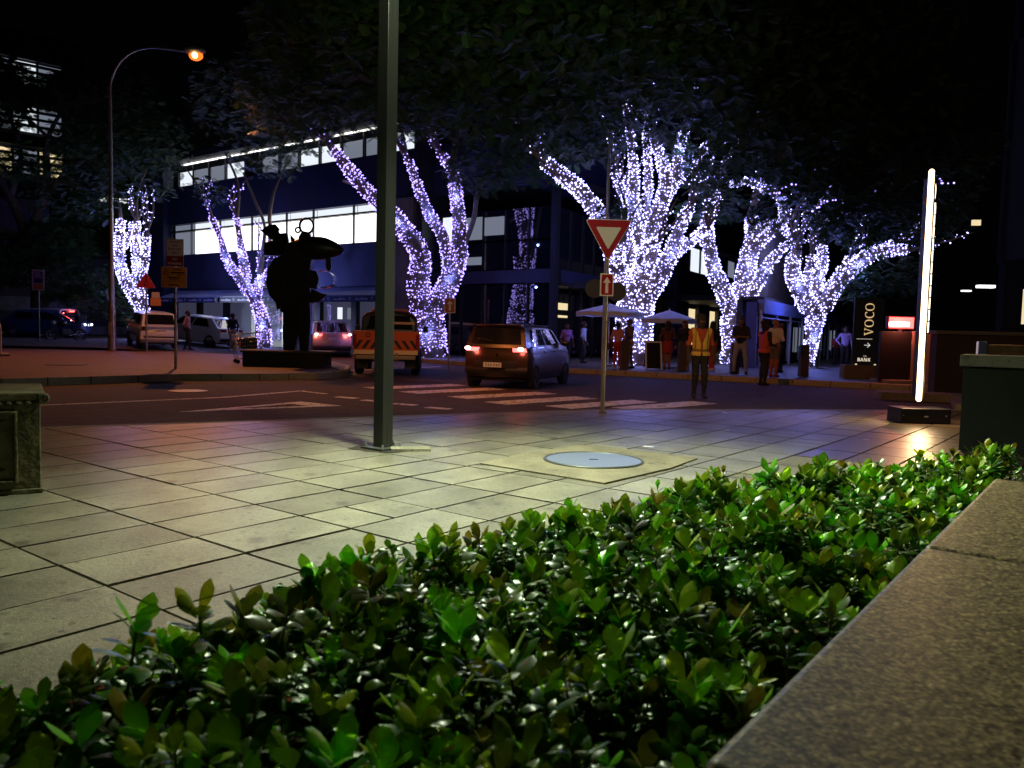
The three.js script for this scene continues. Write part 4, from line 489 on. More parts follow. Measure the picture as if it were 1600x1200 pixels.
{ // shopping trolley by the sculpture
  const t = thing('shopping_trolley', 'wire shopping trolley standing left of the sculpture plinth', 'trolley', [-8.15, .15, -24.9], .5), w = [];
  const A = (k, s) => [-.42 + k * .8, .38 + k * .08, s * (.2 + .06 * k)], Bt = (k, s) => [-.46 + k * .95, .86 + k * .12, s * (.24 + .06 * k)];
  for (const s of [-1, 1]) { w.push(bar(A(0, s), A(1, s), .008), bar(Bt(0, s), Bt(1, s), .012)); for (let k = 0; k <= 12; k++) w.push(bar(A(k / 12, s), Bt(k / 12, s), .005, 4)); for (const h of [.25, .5, .75]) w.push(bar(A(0, s).map((q, i) => q + (Bt(0, s)[i] - q) * h), A(1, s).map((q, i) => q + (Bt(1, s)[i] - q) * h), .005, 4)); }
  for (const k of [0, 1]) { w.push(bar(A(k, -1), A(k, 1), .008), bar(Bt(k, -1), Bt(k, 1), .01)); for (let q = 1; q < 6; q++) { const f = -1 + q / 3; w.push(bar(A(k, f), Bt(k, f), .005, 4)); } }
  for (let q = 0; q < 8; q++) w.push(bar(A(q / 7, -1), A(q / 7, 1), .005, 4));
  part(t, 'basket', merge(w), M.galv); part(t, 'frame', merge([...[-1, 1].flatMap((s) => [bar([-.5, .95, s * .25], [-.38, .14, s * .24], .013), bar([-.38, .14, s * .24], [.5, .12, s * .2], .013), bar([.3, .13, s * .2], [.42, .46, s * .22], .012)])]), M.galv); part(t, 'handle', bar([-.55, .98, -.27], [-.55, .98, .27], .018), mat([.35, .03, .03], .5)); part(t, 'cargo', box(.5, .34, .34, -.02, .62, 0, .04), M.black); part(t, 'red_label', box(.02, .16, .12, -.3, .6, .24), mat([.5, .08, .04], .6));
  for (const [x, z] of [[-.36, .24], [-.36, -.24], [.46, .2], [.46, -.2]]) part(t, 'wheel', new THREE.CylinderGeometry(.06, .06, .03, 12).rotateX(PI / 2).translate(x, .06, z), M.rubber);
}
{ // abstract steel sculpture on its plinth
  const t = thing('steel_sculpture', 'dark abstract figure sculpture of curved steel plates on a low plinth', 'sculpture', [-6.6, .15, -24.0], .05), dk = mat([.016, .017, .02], .55, { metalness: .5, roughnessMap: T.rough });
  part(t, 'plinth', box(2.3, .4, 1.3, 0, .2, .35, .02), mat([.03, .03, .03], .8, { map: T.wall })); part(t, 'plinth_ledge', box(2.5, .06, 1.5, .05, .43, .3, .01), mat([.06, .05, .05], .8));
  const X = (u) => (u - 443) / 53, Y = (v) => (551 - v) / 53 + .46, S = (pts) => pts.map(([u, v]) => [X(u), Y(v)]);
  const slab = (name, pts, d, z, m = dk, rot) => part(t, name, extrude(S(pts), d, .012).translate(0, 0, z), m, rot ? { rot } : {});
  slab('leg', [[434, 550], [433, 520], [434, 470], [456, 470], [456, 525], [450, 550]], .32, -.1); slab('leg', [[462, 550], [459, 520], [455, 470], [475, 470], [477, 505], [474, 550]], .3, .12);
  slab('torso', [[430, 490], [428, 440], [432, 400], [440, 385], [468, 382], [476, 410], [472, 440], [476, 470], [470, 490], [450, 500]], .5, -.2);
  slab('shield', [[425, 478], [415, 466], [410, 448], [413, 426], [421, 412], [436, 404], [440, 440], [436, 470], [431, 486], [427, 488]], .08, .38); 
  slab('shoulder', [[404, 404], [405, 386], [424, 380], [445, 386], [446, 400], [425, 404]], .36, -.1); slab('wing_plate', [[404, 368], [412, 362], [424, 360], [430, 372], [442, 371], [444, 382], [440, 400], [422, 398], [420, 378]], .1, .3, dk, [0, -.12, 0]); slab('beak_plate', [[403, 369], [414, 360], [424, 359], [430, 366], [420, 382], [414, 378]], .05, .46);
  slab('neck', [[454, 392], [457, 374], [462, 366], [472, 368], [475, 380], [478, 395]], .2, .02); slab('brace', [[442, 372], [446, 402], [474, 396], [457, 388]], .14, -.05);
  const horn = part(t, 'long_form', new THREE.SphereGeometry(1, 28, 16).scale(.82, .34, .3).translate(X(482), Y(391), .1), dk, {}); horn.geometry.attributes.position.array.forEach((q, i, a) => { if (i % 3 === 0) { const f = (q - X(482)) / .82; if (f > .3) { a[i + 1] = Y(391) + (a[i + 1] - Y(391)) * (1 - (f - .3) * .35) - (f - .3) * .05; } } }); horn.geometry.computeVertexNormals();
  slab('hook', [[498, 403], [505, 403], [506, 422], [502, 426], [499, 422]], .1, .1);
  slab('spike', [[474, 470], [478, 455], [494, 462], [500, 463], [488, 474], [478, 476]], .1, .2);
  part(t, 'ring', new THREE.TorusGeometry(.2, .03, 8, 32).scale(1, 1.08, 3.4).translate(X(467), Y(357), .1), dk); part(t, 'ring', new THREE.TorusGeometry(.07, .028, 8, 20).scale(1, 1, 2).translate(X(454), Y(364), .14), dk);
  const curl = new THREE.CylinderGeometry(.27, .27, .55, 28, 1, true, -.6, 4.2).rotateX(PI / 2).scale(1.2, .95, 1).translate(X(496), Y(440), .25); part(t, 'curled_sheet', curl, mat([.016, .017, .02], .3, { metalness: .5, side: THREE.DoubleSide })); slab('curl_arm', [[470, 440], [470, 425], [484, 428], [488, 440], [484, 455], [472, 452]], .12, .2);
}
{ // white tubular rack at the far left
  const t = thing('metal_rack', 'pinkish-lit tubular metal rack at the left edge of the island', 'rack', [-17.0, .15, -25.8], .6), w = [];
  for (const z of [-.5, 0, .5]) { w.push(tube([[-1.2, 0, z], [-1.15, 1.1, z], [-.9, 1.35, z], [.2, 1.4, z], [.45, 1.1, z], [.5, 0, z]], .03, 6, 40)); } for (let k = 0; k < 6; k++) w.push(bar([.47, .15 + k * .2, -.5], [.47, .15 + k * .2, .5], .018)); for (let k = 0; k < 5; k++) w.push(bar([-1 + k * .3, 1.38, -.5], [-1 + k * .3, 1.38, .5], .02)); part(t, 'frame', merge(w), mat([.6, .52, .52], .5)); part(t, 'foot', box(.5, .08, 1.3, .5, .03, 0, .02), M.concrete); part(t, 'foot', box(.5, .08, 1.3, -1.2, .03, 0, .02), M.concrete); }

// ---------------------------------------------------------------- near edges of the plaza
{ // ornate planter on the left
  const t = thing('ornate_planter', 'weathered cast stone planter with framed panel and ring at the left edge', 'planter', [-3.58, 0, -6.1], .55); // right front corner at the origin
  const w = 1.1, h = .74, d = 1.0;
  part(t, 'body', uvBox(box(w, h - .02, d, -w / 2, h / 2, -d / 2, .012), 1.2), M.cast);
  part(t, 'rim', uvBox(box(w + .06, .06, d + .06, -w / 2, h + .005, -d / 2, .014), 1.2), M.cast);
  for (let k = 0; k < 18; k++) part(t, 'rim_bead', new THREE.SphereGeometry(.022, 8, 6).scale(1.2, 1, .8).translate(-.02 - k * .062, h - .045, .018), M.cast);
  part(t, 'corner_scroll', new THREE.TorusGeometry(.03, .013, 8, 16).translate(.02, h - .01, .03), M.cast);
  part(t, 'recess', uvBox(box(.78, .5, .012, -.56, .36, .004), 1.2), M.cast);
  const fr = [[.8, .028, -.56, .625], [.8, .028, -.56, .105]]; for (const [a, b, x, y] of fr) part(t, 'frame_moulding', uvBox(box(a, b, .05, x, y, .012, .012), 2), M.cast); for (const x of [-.165, -.955]) part(t, 'frame_moulding', uvBox(box(.028, .548, .05, x, .365, .012, .012), 2), M.cast);
  part(t, 'ring', new THREE.TorusGeometry(.155, .022, 10, 40).translate(-.56, .37, .022), M.cast); part(t, 'boss', new THREE.SphereGeometry(.09, 16, 10).scale(1, 1, .3).translate(-.56, .37, .015), M.cast);
  for (const [x, y, s] of [[-.3, .53, 1], [-.3, .2, -1], [-.82, .53, 1], [-.82, .2, -1]]) { const g = []; for (let k = 0; k < 4; k++) { const a = k * 1.57 + .5; g.push(new THREE.SphereGeometry(.03, 8, 6).scale(1.5, .4, .5).rotateZ(a).translate(x + cos(a) * .035, y + sin(a) * .035 * s, .018)); } part(t, 'leaf_ornament', merge(g), M.cast); }
  part(t, 'soil', box(w - .1, .02, d - .1, -w / 2, h - .03, -d / 2), M.soil); part(t, 'foot', uvBox(box(w + .02, .04, d + .02, -w / 2, .02, -d / 2, .008), 1.2), M.cast);
}
{ // dark box planter on the right with a pale lid, a bench end behind it
  const t = thing('dark_cabinet', 'black waist-high box with a pale stone lid at the right edge', 'cabinet', [6.4, 0, -9.76], -.56);
  part(t, 'body', uvBox(box(1.6, 1.02, .9, 0, .51, 0, .008), .7), mat([.035, .042, .035], .7, { map: T.wall })); part(t, 'lid', uvBox(box(1.68, .14, .98, 0, 1.1, 0, .012), 1), mat([.75, .75, .68], .6, { map: T.slab })); part(t, 'corner_post', box(.12, 1.0, .05, .74, .5, .47, .006), mat([.1, .11, .09], .6)); part(t, 'plinth', box(1.5, .05, .8, 0, .025, 0), M.black);
  const b = thing('timber_bench', 'timber rail with blue metal ends behind the pale lid of the black box', 'bench', [8.0, 0, -12.0], -.3);
  part(b, 'top_rail', uvBox(box(1.9, .14, .1, 0, 1.23, 0, .02), 1), mat([.85, .6, .36], .7, { map: T.bark })); part(b, 'end_frame', box(.12, 1.34, .14, -.92, .67, 0, .01), mat([.12, .14, .3], .45)); part(b, 'end_frame', box(.12, 1.34, .14, .92, .67, 0, .01), mat([.12, .14, .3], .45)); part(b, 'lower_rail', tube([[-.6, .9, .06], [-.5, 1.08, .06], [.5, 1.08, .06], [.86, 1.06, .06]], .02, 6, 24), mat([.5, .52, .6], .35, { metalness: .4 })); part(b, 'seat', box(1.8, .05, .45, 0, .46, .2, .01), mat([.25, .16, .08], .7));
}
for (const [x, z, lab, s] of [[1.62, -9.42, 'white scrap of paper behind the manhole cover', 1], [3.05, -11.3, 'tiny white litter scrap on the plaza right of the steel sign pole', .5], [4.7, -10.6, 'small pale litter speck on the slabs near the dark stone strip', .5], [3.7, -13.9, 'pale scrap of litter at the plaza edge near the vest man', .9]]) solo('paper_scrap', new THREE.PlaneGeometry(.13 * s, .09 * s, 3, 2).rotateX(-PI / 2).translate(0, .006, 0), M.white, lab, 'litter', [x, 0.004, z], rr(0, 3));

// ---------------------------------------------------------------- vehicles: origin at the middle of the tail on the ground, front towards local -z
const sst = (a, b, x) => { const t = min(1, max(0, (x - a) / (b - a))); return t * t * (3 - 2 * t); };
const tyreGeo = new THREE.LatheGeometry([[.19, -.09], [.26, -.1], [.3, -.075], [.31, -.03], [.31, .03], [.3, .075], [.26, .1], [.19, .09]].map((q) => new THREE.Vector2(...q)), 28).rotateZ(PI / 2);
const rimGeo = merge([new THREE.CylinderGeometry(.2, .2, .12, 20).rotateZ(PI / 2), ...[0, 1, 2, 3, 4].map((k) => box(.03, .19, .05, .07, .1, 0).rotateX(k * 2 * PI / 5)), new THREE.TorusGeometry(.195, .014, 6, 24).rotateY(PI / 2).translate(.075, 0, 0), new THREE.CylinderGeometry(.045, .045, .03, 10).rotateZ(PI / 2).translate(.08, 0, 0)]);
function gridSurf(f, nu, nv) { const g = new THREE.PlaneGeometry(1, 1, nu, nv), p = g.attributes.position; for (let i = 0; i < p.count; i++) p.setXYZ(i, ...f(p.getX(i) + .5, p.getY(i) + .5)); g.computeVertexNormals(); return g; }
function car(o) {
  const { name, label, pos, heading, L, W, H, belt, paint, y0 = .22, hood = .72, hoodH = .78, cab = [.02, .8], roof = [.1, .62], wr = .3, wheels = [.17, .83], tumble = .16, pitch = 0 } = o;
  const t = thing(name, label, 'car', pos, -heading, o.group); if (pitch) t.rotation.set(pitch, -heading, 0, 'YXZ');
  const body = (u, v, w) => { const bow = .035 * sin(PI * sst(0, 1, w)), topY = belt + bow - (belt - hoodH) * sst(hood - .04, 1.02, w) - (o.tailDrop ?? .0) * (1 - sst(0, .08, w)); const y = y0 + v * (topY - y0) + .06 * (w < .04 || w > .96 ? 1 : 0) * (1 - v) * (1 - v); const plan = 1 - .10 * sst(.86, 1, w) - .06 * (1 - sst(0, .1, w)); const sec = 1 - .07 * sst(.8, 1, v) - .05 * (1 - sst(0, .18, v)) + .012 * sin(PI * v); const x = u * W / 2 * plan * sec; const end = (w - .5) * 2, bulge = (.06 + .09 * u * u) * Math.pow(abs(end), 12), vb = sin(PI * min(1, v * 1.1)) * .05; const z = -(w * L) + Math.sign(end) * (bulge - (abs(end) > .98 ? vb : 0)); return [x, y, z]; };
  const bg = new THREE.BoxGeometry(1, 1, 1, 10, 8, 30), bp = bg.attributes.position; for (let i = 0; i < bp.count; i++) bp.setXYZ(i, ...body(bp.getX(i) * 2, bp.getY(i) + .5, .5 - bp.getZ(i)));
  // the box's +z face is the tail (w = 0)
  part(t, 'body', toCreasedNormals(bg, .7), paint);
  const cb = belt - .05, gh = (u, v, w, off = 0) => { const z0 = cab[0] + (roof[0] - cab[0]) * v, z1 = cab[1] + (roof[1] - cab[1]) * v, ww = z0 + (z1 - z0) * w, tw = (W / 2 - .03 + off) * (1 - tumble * v) * (1 - .05 * sst(.75, 1, w)) * (1 - .04 * (1 - sst(0, .2, w))); const crown = .035 * (1 - u * u) * v * v + .02 * sin(PI * w) * v * v; return [u * tw, cb + v * (H - cb - .04) + crown + (v > .999 ? off : 0), -ww * L + (w <= 0 ? off : w >= 1 ? -off : 0) + (w <= .001 ? .04 * (1 - u * u) : w >= .999 ? -.07 * (1 - u * u) : 0)]; };
  const gg = new THREE.BoxGeometry(1, 1, 1, 8, 6, 14), gp = gg.attributes.position; for (let i = 0; i < gp.count; i++) { let u = gp.getX(i) * 2, v = gp.getY(i) + .5, w = .5 - gp.getZ(i); const q = gh(u, v, w); if (v > .99) { const e = Math.pow(abs(u), 6); q[1] -= .05 * e; } gp.setXYZ(i, ...q); }
  part(t, 'cabin', toCreasedNormals(gg, .6), paint);
  const win = (a) => { const [u0, v0, w0, u1, v1, w1] = a; return a; };
  const side = (w0, w1, s, k0 = 0, k1 = 0) => gridSurf((a, b) => gh(s, .14 + .70 * b, w0 + (w1 - w0) * a + (a < .5 ? k0 : k1) * b, .008), 4, 3);
  for (const s of [-1, 1]) { for (const [a, b] of o.sideWins ?? [[.12, .48], [.52, .93]]) part(t, 'side_window', side(a, b, s), M.glassDark); }
  part(t, 'rear_window', gridSurf((a, b) => gh(-.84 + 1.68 * a, .16 + .70 * b, 0, .01), 6, 3), M.glassDark); part(t, 'windscreen', gridSurf((a, b) => gh(-.88 + 1.76 * a, .1 + .78 * b, 1, .01), 6, 3), M.glassDark);
  const sc = wr / .31;
  for (const w of wheels) for (const s of [-1, 1]) { const x = s * (W / 2 - .085), z = -w * L; part(t, 'wheel_arch', new THREE.CylinderGeometry(wr + .055, wr + .055, .1, 24).rotateZ(PI / 2).translate(s * (W / 2 - .055), wr + .01, z), M.rubber); const wh = part(t, 'wheel', tyreGeo.clone().scale(1, sc, sc).translate(x + s * .01, wr, z), M.rubber); const rg = rimGeo.clone(); if (s < 0) rg.rotateY(PI); part(wh, 'rim', rg.scale(1, sc, sc).translate(x + s * .012, wr, z), o.rim ?? M.grey); }
  const ty = o.tailY ?? belt - .14, tw = o.tailW ?? .26, th = o.tailH ?? .14;
  for (const s of [-1, 1]) { const g = gridSurf((a, b) => { const p = body(s * (.98 - .42 * a * (tw / .26)), (ty + (b - .5) * th - y0) / (belt - y0), 0); return [p[0], p[1], p[2] + .012]; }, 4, 3); if (s < 0) { const i = g.index.array; for (let k = 0; k < i.length; k += 3) [i[k], i[k + 1]] = [i[k + 1], i[k]]; g.computeVertexNormals(); }
    const tl = part(t, 'tail_light', g, o.lit ? M.tail : M.tailOff); if (o.lit) { part(tl, 'lamp_core', new THREE.SphereGeometry(.055, 10, 8).scale(1.4, .8, .4).translate(s * (W / 2 - .16), ty, .045), M.tailCore); } }
  if (o.lit) { for (const s of [-1, 1]) { const pl = new THREE.PointLight(lin(1, .12, .08), o.lit); const q = V(s * (W / 2 - .15), ty, .16).applyEuler(new THREE.Euler(0, -heading, 0)); pl.position.set(pos[0] + q.x, pos[1] + q.y, pos[2] + q.z); pl.shadow.radius = 2.5; scene.add(pl); } }
  part(t, 'number_plate', box(.44, .11, .012, 0, o.plateY ?? .62, .13, .004), M.plate); part(t, 'plate_marks', merge([-.15, -.09, -.03, .05, .11, .17].map((x) => box(.03, .055, .004, x, o.plateY ?? .62, .137))), mat([.25, .25, .25], .6));
  part(t, 'rear_bumper', toCreasedNormals(gridSurf((a, b) => { const p = body(-1 + 2 * a, .02 + .3 * b, 0); return [p[0] * 1.01, p[1], p[2] + .03 * sin(PI * b)]; }, 10, 4), .6), o.bumper ?? M.black);
  for (const s of [-1, 1]) { part(t, 'wing_mirror', new THREE.SphereGeometry(.1, 10, 8).scale(1.1, .75, .6).translate(s * (W / 2 + .08), belt + .06, -(cab[1] - .07) * L), paint); for (const w of [.36, .56]) part(t, 'door_handle', box(.025, .03, .16, s * (W / 2 + .005), belt - .14, -w * L, .01), o.handle ?? paint); part(t, 'headlight', new THREE.SphereGeometry(.14, 12, 8).scale(1.1, .6, .8).translate(s * (W / 2 - .24), hoodH - .1, -L + .1), M.white); part(t, 'door_gap', box(.004, .42, .014, s * (W / 2 + .003), belt - .34, -.5 * L), M.black); }
  if (o.beams) for (const s of [-1, 1]) { part(t, 'headlight_lens', new THREE.SphereGeometry(.09, 12, 8).scale(1.2, .7, .6).translate(s * (W / 2 - .24), hoodH - .1, -L + .0), glow([.85, .93, 1], 6)); const q = V(s * (W / 2 - .24), hoodH - .1, -L - .12).applyEuler(new THREE.Euler(0, -heading, 0)), f = V(0, -.05, -1).applyEuler(new THREE.Euler(0, -heading, 0)), sp = new THREE.SpotLight(lin(.85, .92, 1), 260, 0, .42, .9); sp.position.set(pos[0] + q.x, pos[1] + q.y, pos[2] + q.z); sp.target.position.copy(sp.position).add(f); sp.shadow.radius = 3; sp.castShadow = true; scene.add(sp, sp.target); }
  part(t, 'underbody', box(W - .24, .16, L - .5, 0, y0 + .04, -L / 2), M.black);
  return { t, gh, body, W, L };
}
const carWhite = phys([.8, .8, .8], .3, { clearcoat: .8, clearcoatRoughness: .1 }), carDark = phys([.045, .03, .018], .28, { metalness: .5, clearcoat: .5, clearcoatRoughness: .08 }), carSilver = phys([.3, .3, .33], .3, { metalness: .4, clearcoat: 1 });
{ const c = car({ name: 'dark_hatchback', label: 'dark bronze hatchback with lit brake lights just beyond the zebra crossing', pos: [-.42, -.01, -18.55], heading: .35, L: 3.7, W: 1.62, H: 1.5, belt: 1.0, paint: carDark, lit: .5, hood: .74, hoodH: .92, cab: [.015, .8], roof: [.07, .6], wr: .3, tailY: .93, plateY: .56, rim: M.black });
  part(c.t, 'bumper_insert', toCreasedNormals(gridSurf((a, b) => { const p = c.body(-.7 + 1.4 * a, .3 + .25 * b, 0); return [p[0], p[1], p[2] + .012]; }, 8, 3), .6), M.black); part(c.t, 'badge', cyl(.035, .035, .012, 0, 0, 0, 12).rotateX(PI / 2).translate(0, .9, .115), M.chrome); part(c.t, 'roof_rail', bar([-.6, 1.47, -.6], [-.6, 1.48, -2.1], .016), M.black); part(c.t, 'roof_rail', bar([.6, 1.47, -.6], [.6, 1.48, -2.1], .016), M.black); part(c.t, 'aerial', bar([0, 1.5, -.5], [0, 1.72, -.4], .006, 4), M.black); part(c.t, 'rear_wiper', bar([-.02, 1.1, .03], [-.4, 1.16, .02], .01, 4), M.black); part(c.t, 'spoiler', box(1.2, .03, .22, 0, 1.475, -.2, .01), carDark); }
{ const c = car({ name: 'silver_crossover', label: 'silver-blue crossover with bright red brake lights right of the sculpture', pos: [-7.85, -.01, -35.2], heading: -.5, L: 4.3, W: 1.8, H: 1.62, belt: 1.08, paint: carSilver, lit: .9, hood: .74, hoodH: 1.0, cab: [.015, .78], roof: [.09, .6], wr: .34, tailY: 1.02, tailH: .17, plateY: .82 });
  part(c.t, 'roof_rail', bar([-.68, 1.6, -.7], [-.68, 1.6, -2.5], .02), M.black); part(c.t, 'roof_rail', bar([.68, 1.6, -.7], [.68, 1.6, -2.5], .02), M.black); }
car({ name: 'white_sedan', label: 'white compact car seen from its left side behind the man in a cap', pos: [-13.75, .15, -39.6], heading: -1.2, L: 4.2, W: 1.74, H: 1.47, belt: .95, paint: carWhite, hood: .72, hoodH: .84, cab: [.06, .82], roof: [.2, .58], wr: .31, rim: M.chrome, pitch: .08, tailY: .86, sideWins: [[.16, .5], [.54, .93]] });
{ const c = car({ name: 'white_hatchback', label: 'small upright white hatchback with a dark side stripe left of the notice pole', pos: [-14.75, .24, -33.7], heading: -.6, pitch: .05, L: 3.5, W: 1.52, H: 1.52, belt: .98, paint: carWhite, hood: .76, hoodH: .88, cab: [.015, .82], roof: [.05, .62], wr: .27, tailY: .9, tailW: .12, tailH: .3, plateY: .78, bumper: carWhite, rim: M.grey, tumble: .12 }); part(c.t, 'rubbing_strip', merge([-1, 1].map((s) => box(.012, .06, 2.7, s * .765, .55, -1.75))), M.black); part(c.t, 'rubbing_strip', box(1.3, .06, .012, 0, .5, .13), M.black); }
{ const c = car({ name: 'parked_van', label: 'pale delivery van with one red light at the far left', pos: [-24.9, .4, -45.5], heading: -1.3, L: 4.0, W: 1.7, H: 1.6, belt: 1.05, paint: phys([.45, .36, .42], .4, { clearcoat: .5 }), hood: .78, hoodH: .9, cab: [.01, .84], roof: [.03, .68], wr: .3, tailY: .9, sideWins: [[.62, .93]] }); part(c.t, 'brake_light', box(.34, .08, .06, 0, 1.46, .05, .02), M.tail); const pl = new THREE.PointLight(lin(1, .1, .08), .6); pl.position.set(-24.5, 1.9, -45.3); scene.add(pl); }
car({ name: 'blue_car', label: 'dark blue car with white headlights on, coming up behind the motorbike', pos: [-27.2, .4, -43.2], heading: 1.35, beams: 1, L: 4.1, W: 1.7, H: 1.45, belt: .95, paint: phys([.03, .05, .16], .25, { clearcoat: 1 }), hood: .73, hoodH: .84, cab: [.06, .82], roof: [.18, .58], wr: .3 });

{ // orange pickup with a chevron tailgate
  const hd = -.1, t = thing('orange_pickup', 'pickup with orange chevron tailgate and black cab behind the square lamp post', 'pickup truck', [-3.55, -.01, -22.6], -hd), W = 1.86, org = phys([.55, .10, .02], .4, { clearcoat: .6 }), yel = phys([.8, .7, .5], .45);
  part(t, 'chassis', box(1.3, .22, 5, 0, .52, -2.5), M.black);
  part(t, 'load_bed', merge([box(.07, .55, 1.7, -W / 2 + .035, .98, -.88, .02), box(.07, .55, 1.7, W / 2 - .035, .98, -.88, .02), box(W - .1, .05, 1.7, 0, .72, -.88), box(W - .1, .55, .06, 0, .98, -1.72)]), org);
  const tg = part(t, 'tailgate', box(W - .06, .56, .06, 0, .98, 0, .015), org);
  for (const s of [-1, 1]) for (let k = 0; k < 4; k++) { const x = .14 + k * .22; part(tg, 'chevron', extrude([[s * x, .76], [s * (x + .1), .76], [s * (x - .06), 1.0], [s * (x - .16), 1.0]], .004).translate(0, 0, .032), M.black); }
  part(tg, 'handle', box(.16, .05, .02, 0, 1.12, .035), M.black); part(tg, 'round_mark', new THREE.TorusGeometry(.055, .012, 6, 20).translate(-.5, 1.14, .034), M.black);
  part(t, 'yellow_band', box(W - .08, .12, .07, 0, .66, .012, .01), yel);
  part(t, 'bumper', merge([box(W - .2, .12, .16, 0, .52, .12, .03), box(.06, .2, .1, -.3, .55, .14), box(.06, .2, .1, .3, .55, .14)]), mat([.3, .28, .24], .5, { metalness: .5 })); part(t, 'number_plate', box(.44, .11, .012, 0, .54, .21), M.plate);
  for (const s of [-1, 1]) { part(t, 'tail_light', box(.1, .34, .05, s * (W / 2 - .06), 1.0, .02, .015), M.tailOff); part(t, 'mudflap', box(.3, .3, .02, s * .66, .36, -.1), M.black); part(t, 'wing_mirror', box(.16, .2, .08, s * (W / 2 + .14), 1.32, -3.1, .03), M.black); }
  const cabin = (u, v, w) => { const z0 = -1.75 - .12 * v, z1 = -3.7 + .75 * v; return [u * (W / 2 - .03) * (1 - .2 * sst(.45, 1, v)), .6 + v * 1.2 + .03 * (1 - u * u) * v, z0 + (z1 - z0) * w]; };
  const cg = new THREE.BoxGeometry(1, 1, 1, 8, 8, 10), cp = cg.attributes.position; for (let i = 0; i < cp.count; i++) cp.setXYZ(i, ...cabin(cp.getX(i) * 2, cp.getY(i) + .5, .5 - cp.getZ(i))); part(t, 'cab', toCreasedNormals(cg, .6), phys([.03, .02, .015], .3, { clearcoat: 1 }));
  part(t, 'rear_window', gridSurf((a, b) => { const q = cabin(-.8 + 1.6 * a, .58 + .34 * b, 0); return [q[0], q[1], q[2] + .01]; }, 5, 3), M.glassDark); part(t, 'bonnet', box(W - .12, .55, 1.2, 0, .85, -4.1, .12), org);
  for (const s of [-1, 1]) part(t, 'side_window', gridSurf((a, b) => { const q = cabin(s, .58 + .34 * b, .1 + .75 * a); return [q[0] + s * .01, q[1], q[2]]; }, 5, 3), M.glassDark);
  part(t, 'light_bar', box(1.1, .1, .24, 0, 1.88, -2.2, .04), mat([.5, .12, .06], .3)); part(t, 'light_bar_foot', box(.9, .05, .12, 0, 1.82, -2.2), M.black); part(t, 'window_lettering', box(.7, .07, .004, .42, 1.5, -1.795), mat([.6, .5, .4], .6)); part(t, 'roll_bar', merge([tube([[-.78, 1.2, -1.5], [-.72, 1.72, -1.62], [.72, 1.72, -1.62], [.78, 1.2, -1.5]], .035, 8, 30)]), M.black);
  for (const [z, s] of [[-.95, 1], [-.95, -1], [-4.0, 1], [-4.0, -1]]) { const wh = part(t, 'wheel', tyreGeo.clone().scale(1.25, 1.22, 1.22).translate(s * (W / 2 - .12), .378, z), M.rubber); const rg = rimGeo.clone(); if (s < 0) rg.rotateY(PI); part(wh, 'rim', rg.scale(1.2, 1.2, 1.2).translate(s * (W / 2 - .11), .378, z), M.grey); }
}
{ // motorbike
  const t = thing('motorbike', 'dark motorbike with a top box parked on the left side street', 'motorbike', [-22.3, .3, -40.2], .9), w = [];
  for (const x of [-.68, .68]) { const wh = part(t, 'wheel', new THREE.TorusGeometry(.27, .055, 8, 24).translate(x, .32, 0), M.rubber); part(wh, 'rim', merge([new THREE.TorusGeometry(.2, .015, 6, 20).translate(x, .32, 0), ...[0, 1, 2].map((k) => box(.4, .03, .02).rotateZ(k * 1.05).translate(x, .32, 0))]), M.grey); }
  part(t, 'engine', box(.46, .36, .3, 0, .46, 0, .06), M.steelDark); part(t, 'fuel_tank', new THREE.SphereGeometry(.22, 14, 10).scale(1.3, .75, .7).translate(-.15, .86, 0), M.blackGloss); part(t, 'seat', box(.62, .1, .26, .32, .84, 0, .04), M.black); part(t, 'frame', merge([bar([-.68, .32, .1], [-.42, 1.0, .1], .025), bar([-.68, .32, -.1], [-.42, 1.0, -.1], .025), bar([.68, .32, .1], [.1, .5, .1], .02), bar([.68, .32, -.1], [.1, .5, -.1], .02), bar([-.35, .9, 0], [.6, .8, 0], .03)]), M.steelDark); part(t, 'handlebar', merge([bar([-.4, 1.05, -.36], [-.46, 1.02, 0], .016), bar([-.4, 1.05, .36], [-.46, 1.02, 0], .016)]), M.black); part(t, 'headlight', new THREE.SphereGeometry(.1, 12, 8).translate(-.56, .92, 0), M.white); part(t, 'top_box', box(.42, .36, .42, .72, 1.12, 0, .04), M.black); part(t, 'exhaust', bar([.1, .3, .17], [.85, .42, .2], .045, 10), M.chrome); part(t, 'mudguard', new THREE.TorusGeometry(.34, .03, 6, 14, 2.2).rotateZ(.4).translate(.68, .32, 0), M.black); part(t, 'mirror', merge([bar([-.4, 1.05, .3], [-.36, 1.25, .36], .008, 4), new THREE.SphereGeometry(.06, 8, 6).scale(.4, .8, 1).translate(-.36, 1.28, .36)]), M.chrome);
}

